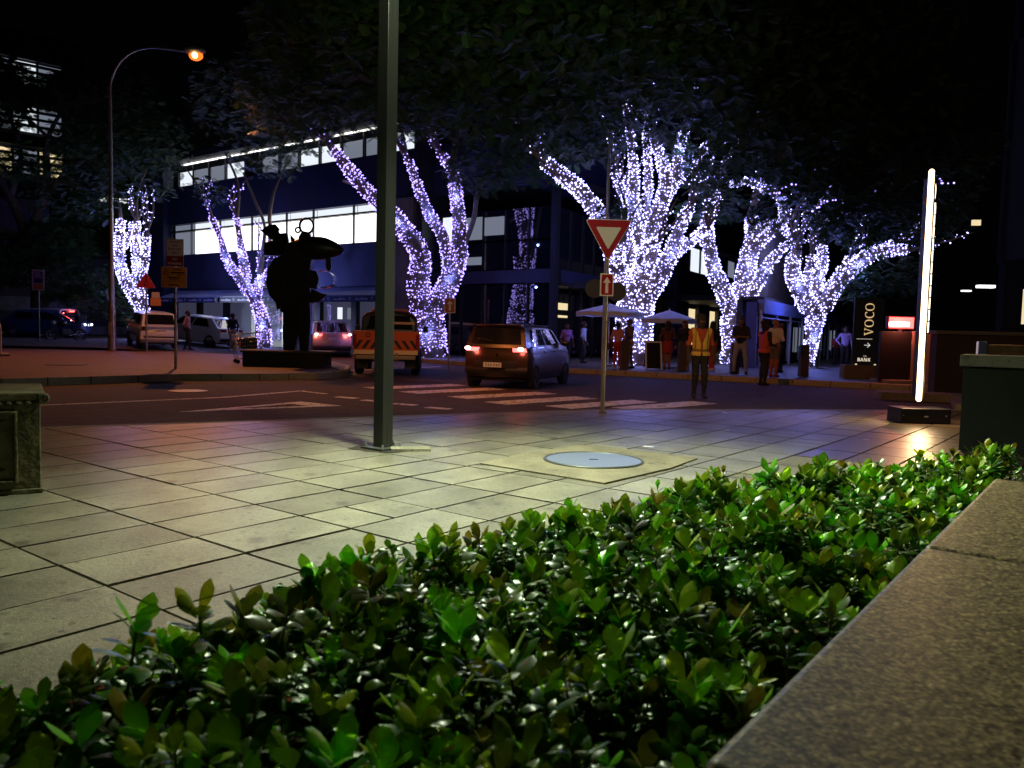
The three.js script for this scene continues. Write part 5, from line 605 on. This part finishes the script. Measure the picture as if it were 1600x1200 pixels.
// ---------------------------------------------------------------- people: one continuous body each, meshed from tapered bones
function sdfMesh(bones, half, center, N, k) {   // bones: [ax,ay,az, bx,by,bz, ra, rb]; smooth union
  const F = new Float32Array(N * N * N), hN = N / 2, cell = half / hN, pos = (i, a) => (i - hN) * cell + center[a];
  for (const b of bones) { const R = max(b[6], b[7]) + .09 + 1.5 / k, lo = [], hi = []; for (let a = 0; a < 3; a++) { lo.push(max(1, floor((min(b[a], b[a + 3]) - R - center[a]) / cell + hN))); hi.push(min(N - 2, Math.ceil((max(b[a], b[a + 3]) + R - center[a]) / cell + hN))); }
    const dx = b[3] - b[0], dy = b[4] - b[1], dz = b[5] - b[2], L2 = dx * dx + dy * dy + dz * dz || 1e-9, sq = b[8] ?? 1;
    for (let z = lo[2]; z <= hi[2]; z++) for (let y = lo[1]; y <= hi[1]; y++) for (let x = lo[0]; x <= hi[0]; x++) { const px = pos(x, 0) - b[0], py = pos(y, 1) - b[1], pz = (pos(z, 2) - b[2]); const t = min(1, max(0, (px * dx + py * dy + pz * dz) / L2)); const qx = px - dx * t, qy = py - dy * t, qz = (pz - dz * t) * sq, d = sqrt(qx * qx + qy * qy + qz * qz) - (b[6] + (b[7] - b[6]) * t); if (d < .14) F[x + y * N + z * N * N] += Math.exp(-k * d); } }
  const mc = new MarchingCubes(N, M.white, false, false, 60000); mc.isolation = 0; for (let i = 0; i < F.length; i++) mc.field[i] = F[i] > 0 ? Math.log(F[i]) / k : -.14; mc.update();
  const n = mc.count, P = mc.positionArray, out = new Float32Array(n * 3), nor = new Float32Array(n * 3); for (let i = 0; i < n; i++) for (let a = 0; a < 3; a++) { out[i * 3 + a] = P[i * 3 + a] * half + center[a]; nor[i * 3 + a] = mc.normalArray[i * 3 + a]; }
  const g = new THREE.BufferGeometry(); g.setAttribute('position', new THREE.BufferAttribute(out, 3)); g.setAttribute('normal', new THREE.BufferAttribute(nor, 3)); let m = mergeVertices(g, 1e-4); m.deleteAttribute('normal'); m = mergeVertices(m, 1e-4); m.computeVertexNormals(); return m;
}
const headGeo = sdfMesh([[0, .02, -.005, 0, .045, -.02, .088, .098], [0, -.06, .02, 0, 0, .01, .058, .08], [0, -.085, .035, 0, -.07, .04, .04, .045], [0, -.01, .088, 0, -.03, .108, .012, .018], [-.03, -.055, .078, .03, -.055, .078, .012, .012], [-.086, -.02, -.01, -.09, .01, -.015, .014, .018], [.086, -.02, -.01, .09, .01, -.015, .014, .018], [-.05, .02, .082, .05, .02, .082, .01, .01], [0, -.18, -.02, 0, -.07, -.01, .055, .055]], .17, [0, -.01, 0], 44, 110);
const handGeo = sdfMesh([[0, 0, 0, 0, -.075, 0, .026, .033, 1.5], [-.027, -.09, 0, -.03, -.125, .012, .0095, .0085], [-.03, -.125, .012, -.028, -.145, .028, .0085, .0075], [-.009, -.095, 0, -.01, -.138, .012, .0095, .0085], [-.01, -.138, .012, -.009, -.158, .03, .0085, .0075], [.01, -.093, 0, .011, -.132, .013, .0095, .0085], [.011, -.132, .013, .01, -.15, .03, .0085, .0075], [.028, -.086, 0, .03, -.115, .012, .0088, .008], [.03, -.115, .012, .029, -.13, .026, .008, .007], [-.03, -.03, .005, -.052, -.062, .022, .012, .0105], [-.052, -.062, .022, -.05, -.088, .034, .0105, .0085]], .1, [0, -.075, .01], 44, 260);
const bodyMat = mat([1, 1, 1], .8, { vertexColors: true });
function person(o) {
  const { label, pos, face = 0, h = 1.72, top, bottom, skin = [.12, .06, .035], shoe = [.02, .02, .02], fat = 1 } = o, s = h / 1.75, w = o.female ? .9 : 1;
  const t = thing('person', label, 'person', pos, face, o.group); const J = o.joints ?? {};
  const hipY = .93, shY = 1.43, step = J.step ?? .0, st = J.stance ?? .1;
  // joints in metres for a 1.75 m figure; +z is the way the person faces
  const hipL = [-.09 * w, hipY, 0], hipR = [.09 * w, hipY, 0], kL = [-st, .5, .03 + step * .5], kR = [st, .5, .03 - step * .45], aL = [-st * 1.1, .09, step - .02], aR = [st * 1.1, .09, -step - .02];
  const shL = [-.185 * w, shY, 0], shR = [.185 * w, shY, 0];
  const arms = { down: [[-.26, 1.14, -.02], [-.27, .88, .07]], cross: [[-.27, 1.16, .06], [-.02, 1.17, .21]], fold: [[-.26, 1.15, .02], [-.1, 1.12, .25]], hip: [[-.36, 1.18, -.06], [-.2, 1.0, .08]], phone: [[-.23, 1.15, .05], [-.08, 1.26, .28]], back: [[-.25, 1.15, -.12], [-.08, .98, -.16]] };
  const mir = (q) => [-q[0], q[1], q[2]], AL = arms[J.armL ?? 'down'], AR = arms[J.armR ?? 'down'].map(mir), tr = .125 * fat;
  const B = [], C = [], add = (a, b, ra, rb, kind, sq) => { B.push([...a, ...b, ra, rb, sq]); C.push(kind); };
  add([0, .98, 0], [0, 1.12, 0], .125 * fat * w, .115 * fat * w, 'top', 1.25); add([-.05, 1.14, 0], [-.06, 1.36, 0], tr * .86 * w, tr * .88, 'top', 1.2); add([.05, 1.14, 0], [.06, 1.36, 0], tr * .86 * w, tr * .88, 'top', 1.2); add(shL, shR, .066, .066, 'top'); if (o.female) { add([-.075, 1.3, .09], [.075, 1.3, .09], .06, .06, 'top'); }
  add([-.06, .93, -.015], [.06, .93, -.015], .125 * fat, .125 * fat, 'bottom', 1.15); add([0, 1.42, -.01], [0, 1.53, .005], .058, .052, 'skin');
  for (const [hp, k, a] of [[hipL, kL, aL], [hipR, kR, aR]]) { add(hp, k, .094 * fat, .062, 'thigh'); add(k, a, .062, .042, 'shin'); add([k[0], k[1] - .13, k[2] - .025], [k[0], k[1] - .2, k[2] - .02], .056, .045, 'shin'); add([a[0], .045, a[2] - .045], [a[0] * 1.12, .035, a[2] + .14], .04, .036, 'shoe'); }
  for (const [sh, [e, hd]] of [[shL, AL], [shR, AR]]) { add(sh, e, .056, .043, 'upper'); add(e, hd, .042, .028, 'fore'); }
  const g = sdfMesh(B, .96, [0, .86, 0], 92, 55), p = g.attributes.position, col = new Float32Array(p.count * 3);
  const colOf = (kind, y) => kind === 'skin' ? skin : kind === 'shoe' ? shoe : kind === 'top' ? (y < .96 ? bottom : top) : kind === 'upper' ? (o.sleeve === 0 ? skin : top) : kind === 'fore' ? (o.sleeve === 2 ? top : skin) : kind === 'thigh' ? (o.legs === 'shorts' && y < .55 ? skin : bottom) : kind === 'shin' ? (o.legs === 'shorts' ? skin : bottom) : bottom;
  for (let i = 0; i < p.count; i++) { const x = p.getX(i), y = p.getY(i), z = p.getZ(i); let best = 9, kk = 'top'; B.forEach((b, q) => { const dx = b[3] - b[0], dy = b[4] - b[1], dz = b[5] - b[2], l2 = dx * dx + dy * dy + dz * dz || 1e-9, tt = min(1, max(0, ((x - b[0]) * dx + (y - b[1]) * dy + (z - b[2]) * dz) / l2)), d = Math.hypot(x - b[0] - dx * tt, y - b[1] - dy * tt, z - b[2] - dz * tt) - (b[6] + (b[7] - b[6]) * tt); if (d < best) { best = d; kk = C[q]; } }); const c = colOf(kk, y); col.set(c, i * 3); if (kk !== 'skin' && kk !== 'shoe' && !(kk === 'fore' && o.sleeve !== 2)) { const n = (fbm(x * 2.2 + y * .8 + 3, y * 1.6 + z * 2 + 3, 16, 2, label.length) - .5) * .03; p.setXYZ(i, x + n * Math.sign(x || 1) * .8, y, z + n * Math.sign(z || 1)); } }
  g.computeVertexNormals();
  g.setAttribute('color', new THREE.BufferAttribute(col, 3));
  const paintG = (geo, c) => { const q = geo.clone(); q.setAttribute('color', new THREE.Float32BufferAttribute(new Float32Array(q.attributes.position.count * 3).map((_, i) => c[i % 3]), 3)); return q; };
  const hd = paintG(headGeo, skin); { const pp = hd.attributes.position, cc = hd.attributes.color; for (let i = 0; i < pp.count; i++) { const x = pp.getX(i), y = pp.getY(i), z = pp.getZ(i); if (z > .05 && abs(abs(x) - .034) < .017 && abs(y - .004) < .01) cc.setXYZ(i, abs(abs(x) - .034) < .008 ? .01 : .5, abs(abs(x) - .034) < .008 ? .01 : .48, abs(abs(x) - .034) < .008 ? .01 : .45); else if (z > .07 && abs(x) < .03 && abs(y + .055) < .009) cc.setXYZ(i, skin[0] * 1.2, skin[1] * .7, skin[2] * .7); } }
  hd.rotateX(J.nod ?? 0).rotateY(J.look ?? 0).translate(0, 1.64, .015);
  const hands = [[AL, 1], [AR, -1]].map(([[e, q], sgn]) => { const d = V(q[0] - e[0], q[1] - e[1], q[2] - e[2]).normalize(), hg = paintG(handGeo, skin); if (sgn < 0) { hg.scale(-1, 1, 1); const ix = hg.index.array; for (let k = 0; k < ix.length; k += 3) [ix[k], ix[k + 1]] = [ix[k + 1], ix[k]]; } hg.applyQuaternion(new THREE.Quaternion().setFromUnitVectors(V(0, -1, 0), d)); return hg.translate(...q); });
  for (const q of [g, hd, ...hands]) { if (q.attributes.uv) q.deleteAttribute('uv'); }
  const bodyG = mergeGeometries([g, hd, ...hands].map((q) => q.index ? q.toNonIndexed() : q)); bodyG.computeVertexNormals; bodyG.scale(s, s, s); part(t, 'body', bodyG, bodyMat);
  const hair = o.hair ?? 'short', hm = mat(o.hairC ?? [.012, .01, .008], .75), HG = [];
  if (hair !== 'none') { const cap = new THREE.SphereGeometry(.108, 18, 12, 0, 2 * PI, 0, hair === 'short' ? 1.5 : 1.75).scale(.96, 1.06, 1.1).rotateX(-.38); HG.push(cap.translate(0, 0, -.012)); }
  if (hair === 'long') HG.push(new THREE.SphereGeometry(.1, 14, 12).scale(1.1, 2.1, .55).translate(0, -.12, -.085)); if (hair === 'wrap') HG.push(new THREE.SphereGeometry(.1, 12, 10).scale(1.05, .8, 1.05).translate(0, .1, -.05)); if (hair === 'bun') HG.push(new THREE.SphereGeometry(.055, 10, 8).translate(0, .09, -.1));
  if (hair === 'cap') HG.push(new THREE.CylinderGeometry(.09, .1, .012, 16, 1, false).scale(1, 1, 1.2).translate(0, .05, .1));
  if (HG.length) part(t, hair === 'cap' || hair === 'wrap' ? 'hat' : 'hair', merge(HG).rotateX(J.nod ?? 0).rotateY(J.look ?? 0).translate(0, 1.655, .012).scale(s, s, s), hm);
  if (o.skirt) part(t, 'skirt', new THREE.LatheGeometry([[.135, 1.0], [.175, .9], [.19, .78], [.2, o.skirt]].map((q) => new THREE.Vector2(...q)), 20).scale(s, s, s * .8), mat(bottom, .8, { side: THREE.DoubleSide }));
  if (o.vest) { const VB = B.filter((_, i) => ['top', 'bottom'].includes(C[i])).map((b) => [...b.slice(0, 6), b[6] + .022, b[7] + .022, b[8]]); let vg = sdfMesh(VB, .6, [0, 1.2, 0], 64, 55); const vp = vg.attributes.position, I = vg.index.array, keep = []; const okv = (i) => { const x = vp.getX(i), y = vp.getY(i), z = vp.getZ(i); return y > .9 && abs(x) < .215 && !(z > .03 && y > 1.16 && abs(x) < (y - 1.16) * .34) && !(y > 1.44 && abs(x) < .08) && !(z > .05 && abs(x) < .006); }; for (let k = 0; k < I.length; k += 3) if (okv(I[k]) && okv(I[k + 1]) && okv(I[k + 2])) keep.push(I[k], I[k + 1], I[k + 2]); vg.setIndex(keep); const vc = new Float32Array(vp.count * 3); for (let i = 0; i < vp.count; i++) { const y = vp.getY(i), x = vp.getX(i), z = vp.getZ(i); const band = abs(y - 1.03) < .02 || abs(abs(x) - .125) < .012 && y > 1.05; vc.set(band ? o.vest[1] : o.vest[0], i * 3); } vg.setAttribute('color', new THREE.BufferAttribute(vc, 3)); part(t, 'safety_vest', vg.scale(s, s, s), mat([1, 1, 1], .6, { vertexColors: true, side: THREE.DoubleSide })); }
  if (o.extra) o.extra(t, s);
  return t;
}
const RED = [.34, .025, .02], ORG = [.5, .06, .02], BLK = [.012, .012, .014], PINK = [.5, .2, .24], WHT = [.6, .58, .56], JEAN = [.28, .3, .36], TAN = [.34, .24, .14];
person({ label: 'man in a yellow safety vest over red sleeves standing on the street', pos: [4.0, -.01, -17.2], face: .0, h: 1.74, top: [.36, .06, .02], bottom: BLK, sleeve: 1, vest: [[.62, .40, .05], [.16, .10, .02]], joints: { stance: .1, armL: 'down', armR: 'down' }, hair: 'wrap', skin: [.05, .028, .018] });
person({ label: 'person in pink top and red trousers under the pale parasol', pos: [3.55, .15, -27.4], face: 2.6, h: 1.55, female: 1, top: PINK, bottom: RED, sleeve: 1, shoe: WHT, joints: { armL: 'fold' }, hair: 'bun', extra: (t, s) => { part(t, 'handbag', new RoundedBoxGeometry(.1, .24, .28, 2, .04).translate(.3, .85 * s, .02), mat([.06, .03, .02], .5)); part(t, 'bag_strap', tube([[.3, .96, -.08], [.24, 1.4 * s, -.04], [.16, 1.47 * s, 0], [.24, 1.4 * s, .06], [.3, .96, .12]], .01, 5, 24), mat([.06, .03, .02], .5)); } });
person({ label: 'person in brown jacket and tan trousers against the largest lit trunk', pos: [4.02, .15, -27.9], face: -1.2, h: 1.68, top: [.12, .08, .05], bottom: TAN, sleeve: 2, joints: { armR: 'phone', step: .06 } });
person({ label: 'woman with long dark hair in a red skirt beside the pavement board', pos: [5.25, .15, -27.4], face: 2.9, h: 1.66, female: 1, top: [.10, .03, .025], bottom: RED, sleeve: 2, skirt: .62, legs: 'shorts', skin: [.24, .10, .06], hair: 'long', joints: { stance: .07, armL: 'fold' } });
person({ label: 'person in black top and pale shorts just left of the vest man', pos: [5.72, .15, -27.0], face: -.7, h: 1.66, female: 1, top: BLK, bottom: [.55, .42, .4], sleeve: 2, legs: 'shorts', skin: [.3, .14, .08], shoe: WHT, hair: 'long', joints: { step: .1 } });
person({ label: 'person in black top and bright red trousers right of the vest man', pos: [6.72, .15, -27.2], face: 2.7, h: 1.66, female: 1, top: BLK, bottom: [.45, .03, .025], sleeve: 2, shoe: WHT, hair: 'long', joints: { stance: .05 } });
person({ label: 'man in a dark shirt and pale jeans with folded arms at the far kerb', pos: [7.14, .15, -25.3], face: -.5, h: 1.76, fat: 1.12, top: [.014, .016, .03], bottom: JEAN, sleeve: 1, shoe: BLK, skin: [.2, .1, .07], joints: { armL: 'fold', armR: 'cross', stance: .17 } });
person({ label: 'person in an orange vest and black trousers seen from the side in the street', pos: [6.98, -.01, -22.4], face: 1.9, h: 1.74, top: BLK, bottom: BLK, sleeve: 2, vest: [ORG, [.4, .05, .02]], skin: [.03, .018, .012], hair: 'wrap', joints: { armL: 'fold', stance: .08 } });
person({ label: 'person in a pale shirt and grey shorts beside the orange vest', pos: [7.78, .15, -24.0], face: 2.3, h: 1.7, fat: 1.1, top: WHT, bottom: [.14, .14, .15], sleeve: 1, legs: 'shorts', skin: [.34, .12, .07], shoe: [.4, .05, .03], hairC: [.2, .16, .1], joints: { armL: 'fold', stance: .08 } });
person({ label: 'dark-clothed person near the arcade corner behind the rightmost bollard', pos: [9.0, .15, -27.2], face: -1.4, h: 1.62, female: 1, top: [.02, .02, .03], bottom: [.02, .02, .03], sleeve: 1, skin: [.3, .12, .07], hair: 'bun', joints: { armR: 'phone' } });
person({ label: 'person in a lavender shirt by the arcade beside the black sign board', pos: [13.9, .15, -33.8], face: -.3, h: 1.68, top: [.36, .3, .5], bottom: BLK, sleeve: 2, joints: { armL: 'hip' }, skin: [.12, .07, .05] });
person({ label: 'person in a red top inside the arcade behind the rightmost lit trunk', pos: [14.6, .15, -36.5], face: .4, h: 1.4, top: [.4, .04, .04], bottom: BLK, sleeve: 1, joints: { armL: 'fold' } });
person({ label: 'man in a pink shirt behind the parking notice pole', pos: [-14.35, .16, -35.6], face: 1.7, h: 1.72, top: [.55, .26, .26], bottom: BLK, sleeve: 1, joints: { step: .14, armL: 'back' } });
person({ label: 'man in a black cap and jacket with orange shoulders walking in the street', pos: [-13.2, .1, -38.0], face: 2.8, h: 1.74, top: [.02, .02, .022], bottom: [.3, .3, .34], sleeve: 2, shoe: WHT, hair: 'cap', joints: { stance: .13, armL: 'hip', armR: 'down' }, extra: (t, s) => part(t, 'shoulder_panel', new THREE.SphereGeometry(.13, 14, 8, 0, 2 * PI, 0, 1.2).scale(1.75, .75, 1.0).translate(0, 1.40, -.005).scale(s, s, s), mat([.5, .12, .06], .7)) });
person({ label: 'person in a violet top sitting dimly behind the dark hatchback bonnet', pos: [2.05, .15, -30.8], face: .2, h: 1.5, female: 1, top: [.34, .16, .5], bottom: BLK, sleeve: 1, hair: 'short' });
person({ label: 'person in a pale blue top in the dark doorway left of the pale parasol', pos: [2.75, .15, -31.5], face: 1.2, h: 1.6, top: [.35, .42, .6], bottom: BLK, sleeve: 1, hair: 'short' });

// ---------------------------------------------------------------- foreground: clipped hedge and granite-topped wall, laid along the plaza's grid
const along = (a, b, y) => [ea.x * a + eb.x * b, y, ea.z * a + eb.z * b];
{
  const w = thing('planter_wall', 'low wall with speckled brown granite coping in the bottom right corner', 'wall', [0, 0, 0]);
  const edge = .435, top = .74;
  for (let k = -2; k < 3; k++) { const a0 = -.49 + k * 1.5 + .003, a1 = a0 + 1.494; if (a0 > 4.9) continue; const e = min(a1, 5.05), L = e - a0, g = new RoundedBoxGeometry(L, .07, 1.15, 4, .022); const c = along((a0 + e) / 2, edge - .575, top - .035); const q = part(w, 'coping_stone', uvBox(g, 1.1), M.granite, { at: c }); q.rotation.y = gridTurn; }
  const c = along(1.1, edge - .6, .33), q = part(w, 'wall', uvBox(box(7.8, .66, 1.0), 1), M.stoneWall, { at: c }); q.rotation.y = gridTurn;
}
{
  const leafGeo = (len, wid, bend) => { const n = 5, P = [], U = [], I = []; for (let i = 0; i <= n; i++) { const t = i / n, ww = wid * Math.pow(sin(PI * Math.pow(t, 1.5) * .97 + .03), .75) * .5, y = t * len * cos(bend * t), z = t * len * sin(bend * t); for (const [k, s] of [[0, -1], [1, 0], [2, 1]]) { P.push(s * ww, y, z + (s ? ww * .28 : 0)); U.push(.5 + s * .5, t); } } for (let i = 0; i < n; i++) for (const k of [0, 1]) { const a = i * 3 + k; I.push(a, a + 1, a + 3, a + 1, a + 4, a + 3); } const g = new THREE.BufferGeometry(); g.setAttribute('position', new THREE.Float32BufferAttribute(P, 3)); g.setAttribute('uv', new THREE.Float32BufferAttribute(U, 2)); g.setIndex(I); g.computeVertexNormals(); return g; };
  const LG = [leafGeo(.053, .032, .5), leafGeo(.045, .029, .9), leafGeo(.059, .035, .25)];
  const sprigLeaves = (v) => { const out = []; const n = 7 + v % 3; for (let k = 0; k < n; k++) { const f = k / n, lean = .35 + 1.05 * f + .25 * (hash(k, v, 1) - .5), a = k * 2.4 + v, h = -.004 - .045 * f; const m = new THREE.Matrix4().makeRotationY(a).multiply(new THREE.Matrix4().makeTranslation(0, h, .004)).multiply(new THREE.Matrix4().makeRotationX(lean)).multiply(new THREE.Matrix4().makeRotationY((hash(k, v, 2) - .5) * .6)); const s = .75 + .4 * f; m.scale(V(s, s, s)); out.push([LG[(k + v) % 3], m, k]); } return out; };
  const sprigs = [0, 1, 2, 3].map((v) => merge(sprigLeaves(v).map(([g, m]) => g.clone().applyMatrix4(m))));
  const tipG = [0, 1].map((v) => merge([0, 1, 2].map((k) => LG[2].clone().applyMatrix4(new THREE.Matrix4().makeRotationY(k * 2.1 + v).multiply(new THREE.Matrix4().makeRotationX(.22 + .16 * k)).scale(V(.85, .95, .85))))));
  const stemG = new THREE.CylinderGeometry(.0022, .0035, .3, 5).translate(0, -.15, 0);
  const left = (a) => a < 2.4 ? 1.70 + .05 * sst(.5, 1.8, a) : a < 3.73 ? 1.75 - .30 * (a - 2.4) / 1.33 : 1.45 - .97 * (a - 3.73) / 1.73;
  const hd = thing('hedge', 'clipped glossy green hedge running along the granite-topped wall in the foreground', 'hedge', [0, 0, 0]);
  const list = [];
  const topOf = (a, b) => { const w = left(a), f = (b - .46) / max(.2, w - .46); return 0.655 + .06 * (vnoise(a * 3 + 40, b * 3 + 40, 999, 5) - .5) + .11 * (vnoise(a * 8 + 40, b * 8 + 40, 999, 6) - .5) - .10 * Math.pow(max(0, f - .72) / .28, 2) - .03 * Math.pow(max(0, .2 - f) / .2, 2); };
  for (let k = 0; k < 6000; k++) { const a = rr(-1.6, 5.5), b = rr(.47, 1.78); if (b > left(a)) continue; const layer = rnd(), y = topOf(a, b) - (layer < .45 ? rr(-.015, .03) : rr(.05, .3)); list.push([a, b, y, layer < .45]); }
  for (let k = 0; k < 2000; k++) { const a = rr(-1.4, 5.4), y = rr(.08, .58); list.push([a, left(a) - rr(-.03, .06), y, false, 1]); }
  for (let k = 0; k < 200; k++) { const a = rr(-.2, 5.2), b = rr(.5, left(a)); list.push([a, b, topOf(a, b) + rr(.02, .07), true]); }
  const inst = sprigs.map(() => []), tips = [[], []], stems = [], q = new THREE.Quaternion(), singles = [];
  list.forEach(([a, b, y, topmost, sideways], i) => {
    const p = along(a, b, y), v = i % 4; DUM.position.set(...p); DUM.rotation.set(rr(-.35, .35), rr(0, 6.28), rr(-.35, .35)); if (sideways) { const out = V(eb.x, .5, eb.z).normalize(); DUM.quaternion.setFromUnitVectors(V(0, 1, 0), out); } const s = rr(.55, 1.45); DUM.scale.setScalar(s); DUM.updateMatrix();
    const m = DUM.matrix.clone(), tone = [rr(.65, 1.35), rr(.55, 1.45), rr(.6, 1.2)], young = topmost && rnd() < .66;
    stems.push(m);
    if (topmost && !sideways && a > .55 && a < 2.2 && singles.length < 29 && y > .675) singles.push([m, v, young]); else { inst[v].push([m, tone]); if (young) tips[i % 2].push([m, tone]); }
  });
  sprigs.forEach((g, v) => { const im = new THREE.InstancedMesh(g, M.leaf[v % 3], inst[v].length); inst[v].forEach(([m, c], i) => { im.setMatrixAt(i, m); im.setColorAt(i, lin(...c)); }); im.name = 'leaves'; im.userData.kind = 'stuff'; shadow(im); hd.add(im); });
  tipG.forEach((g, v) => { const im = new THREE.InstancedMesh(g, M.leaf[3], tips[v].length); tips[v].forEach(([m, c], i) => { im.setMatrixAt(i, m); im.setColorAt(i, lin(...c)); }); im.name = 'young_leaves'; im.userData.kind = 'stuff'; shadow(im); hd.add(im); });
  { const im = new THREE.InstancedMesh(stemG, M.stem, stems.length); stems.forEach((m, i) => im.setMatrixAt(i, m)); im.name = 'stems'; im.userData.kind = 'stuff'; shadow(im); hd.add(im); }
  for (const [m, v, young] of singles) { for (const [g, lm] of sprigLeaves(v)) { const l = part(hd, 'leaf', g, M.leaf[v % 3]); m.clone().multiply(lm).decompose(l.position, l.quaternion, l.scale); } if (young) for (const k of [0, 1]) { const l = part(hd, 'leaf', LG[2], M.leaf[3]); m.clone().multiply(new THREE.Matrix4().makeRotationY(k * 2.1).multiply(new THREE.Matrix4().makeRotationX(.25))).decompose(l.position, l.quaternion, l.scale); } }
  const soil = struct('planting_bed', prism([along(-2, .44, 0), along(-2, 1.7, 0), along(2.4, 1.7, 0), along(3.75, 1.44, 0), along(5.5, .5, 0), along(5.5, .44, 0)].map((p) => [p[0], p[2]]), .05, .08, 1), M.soil);
}
renderer.render(scene, camera);
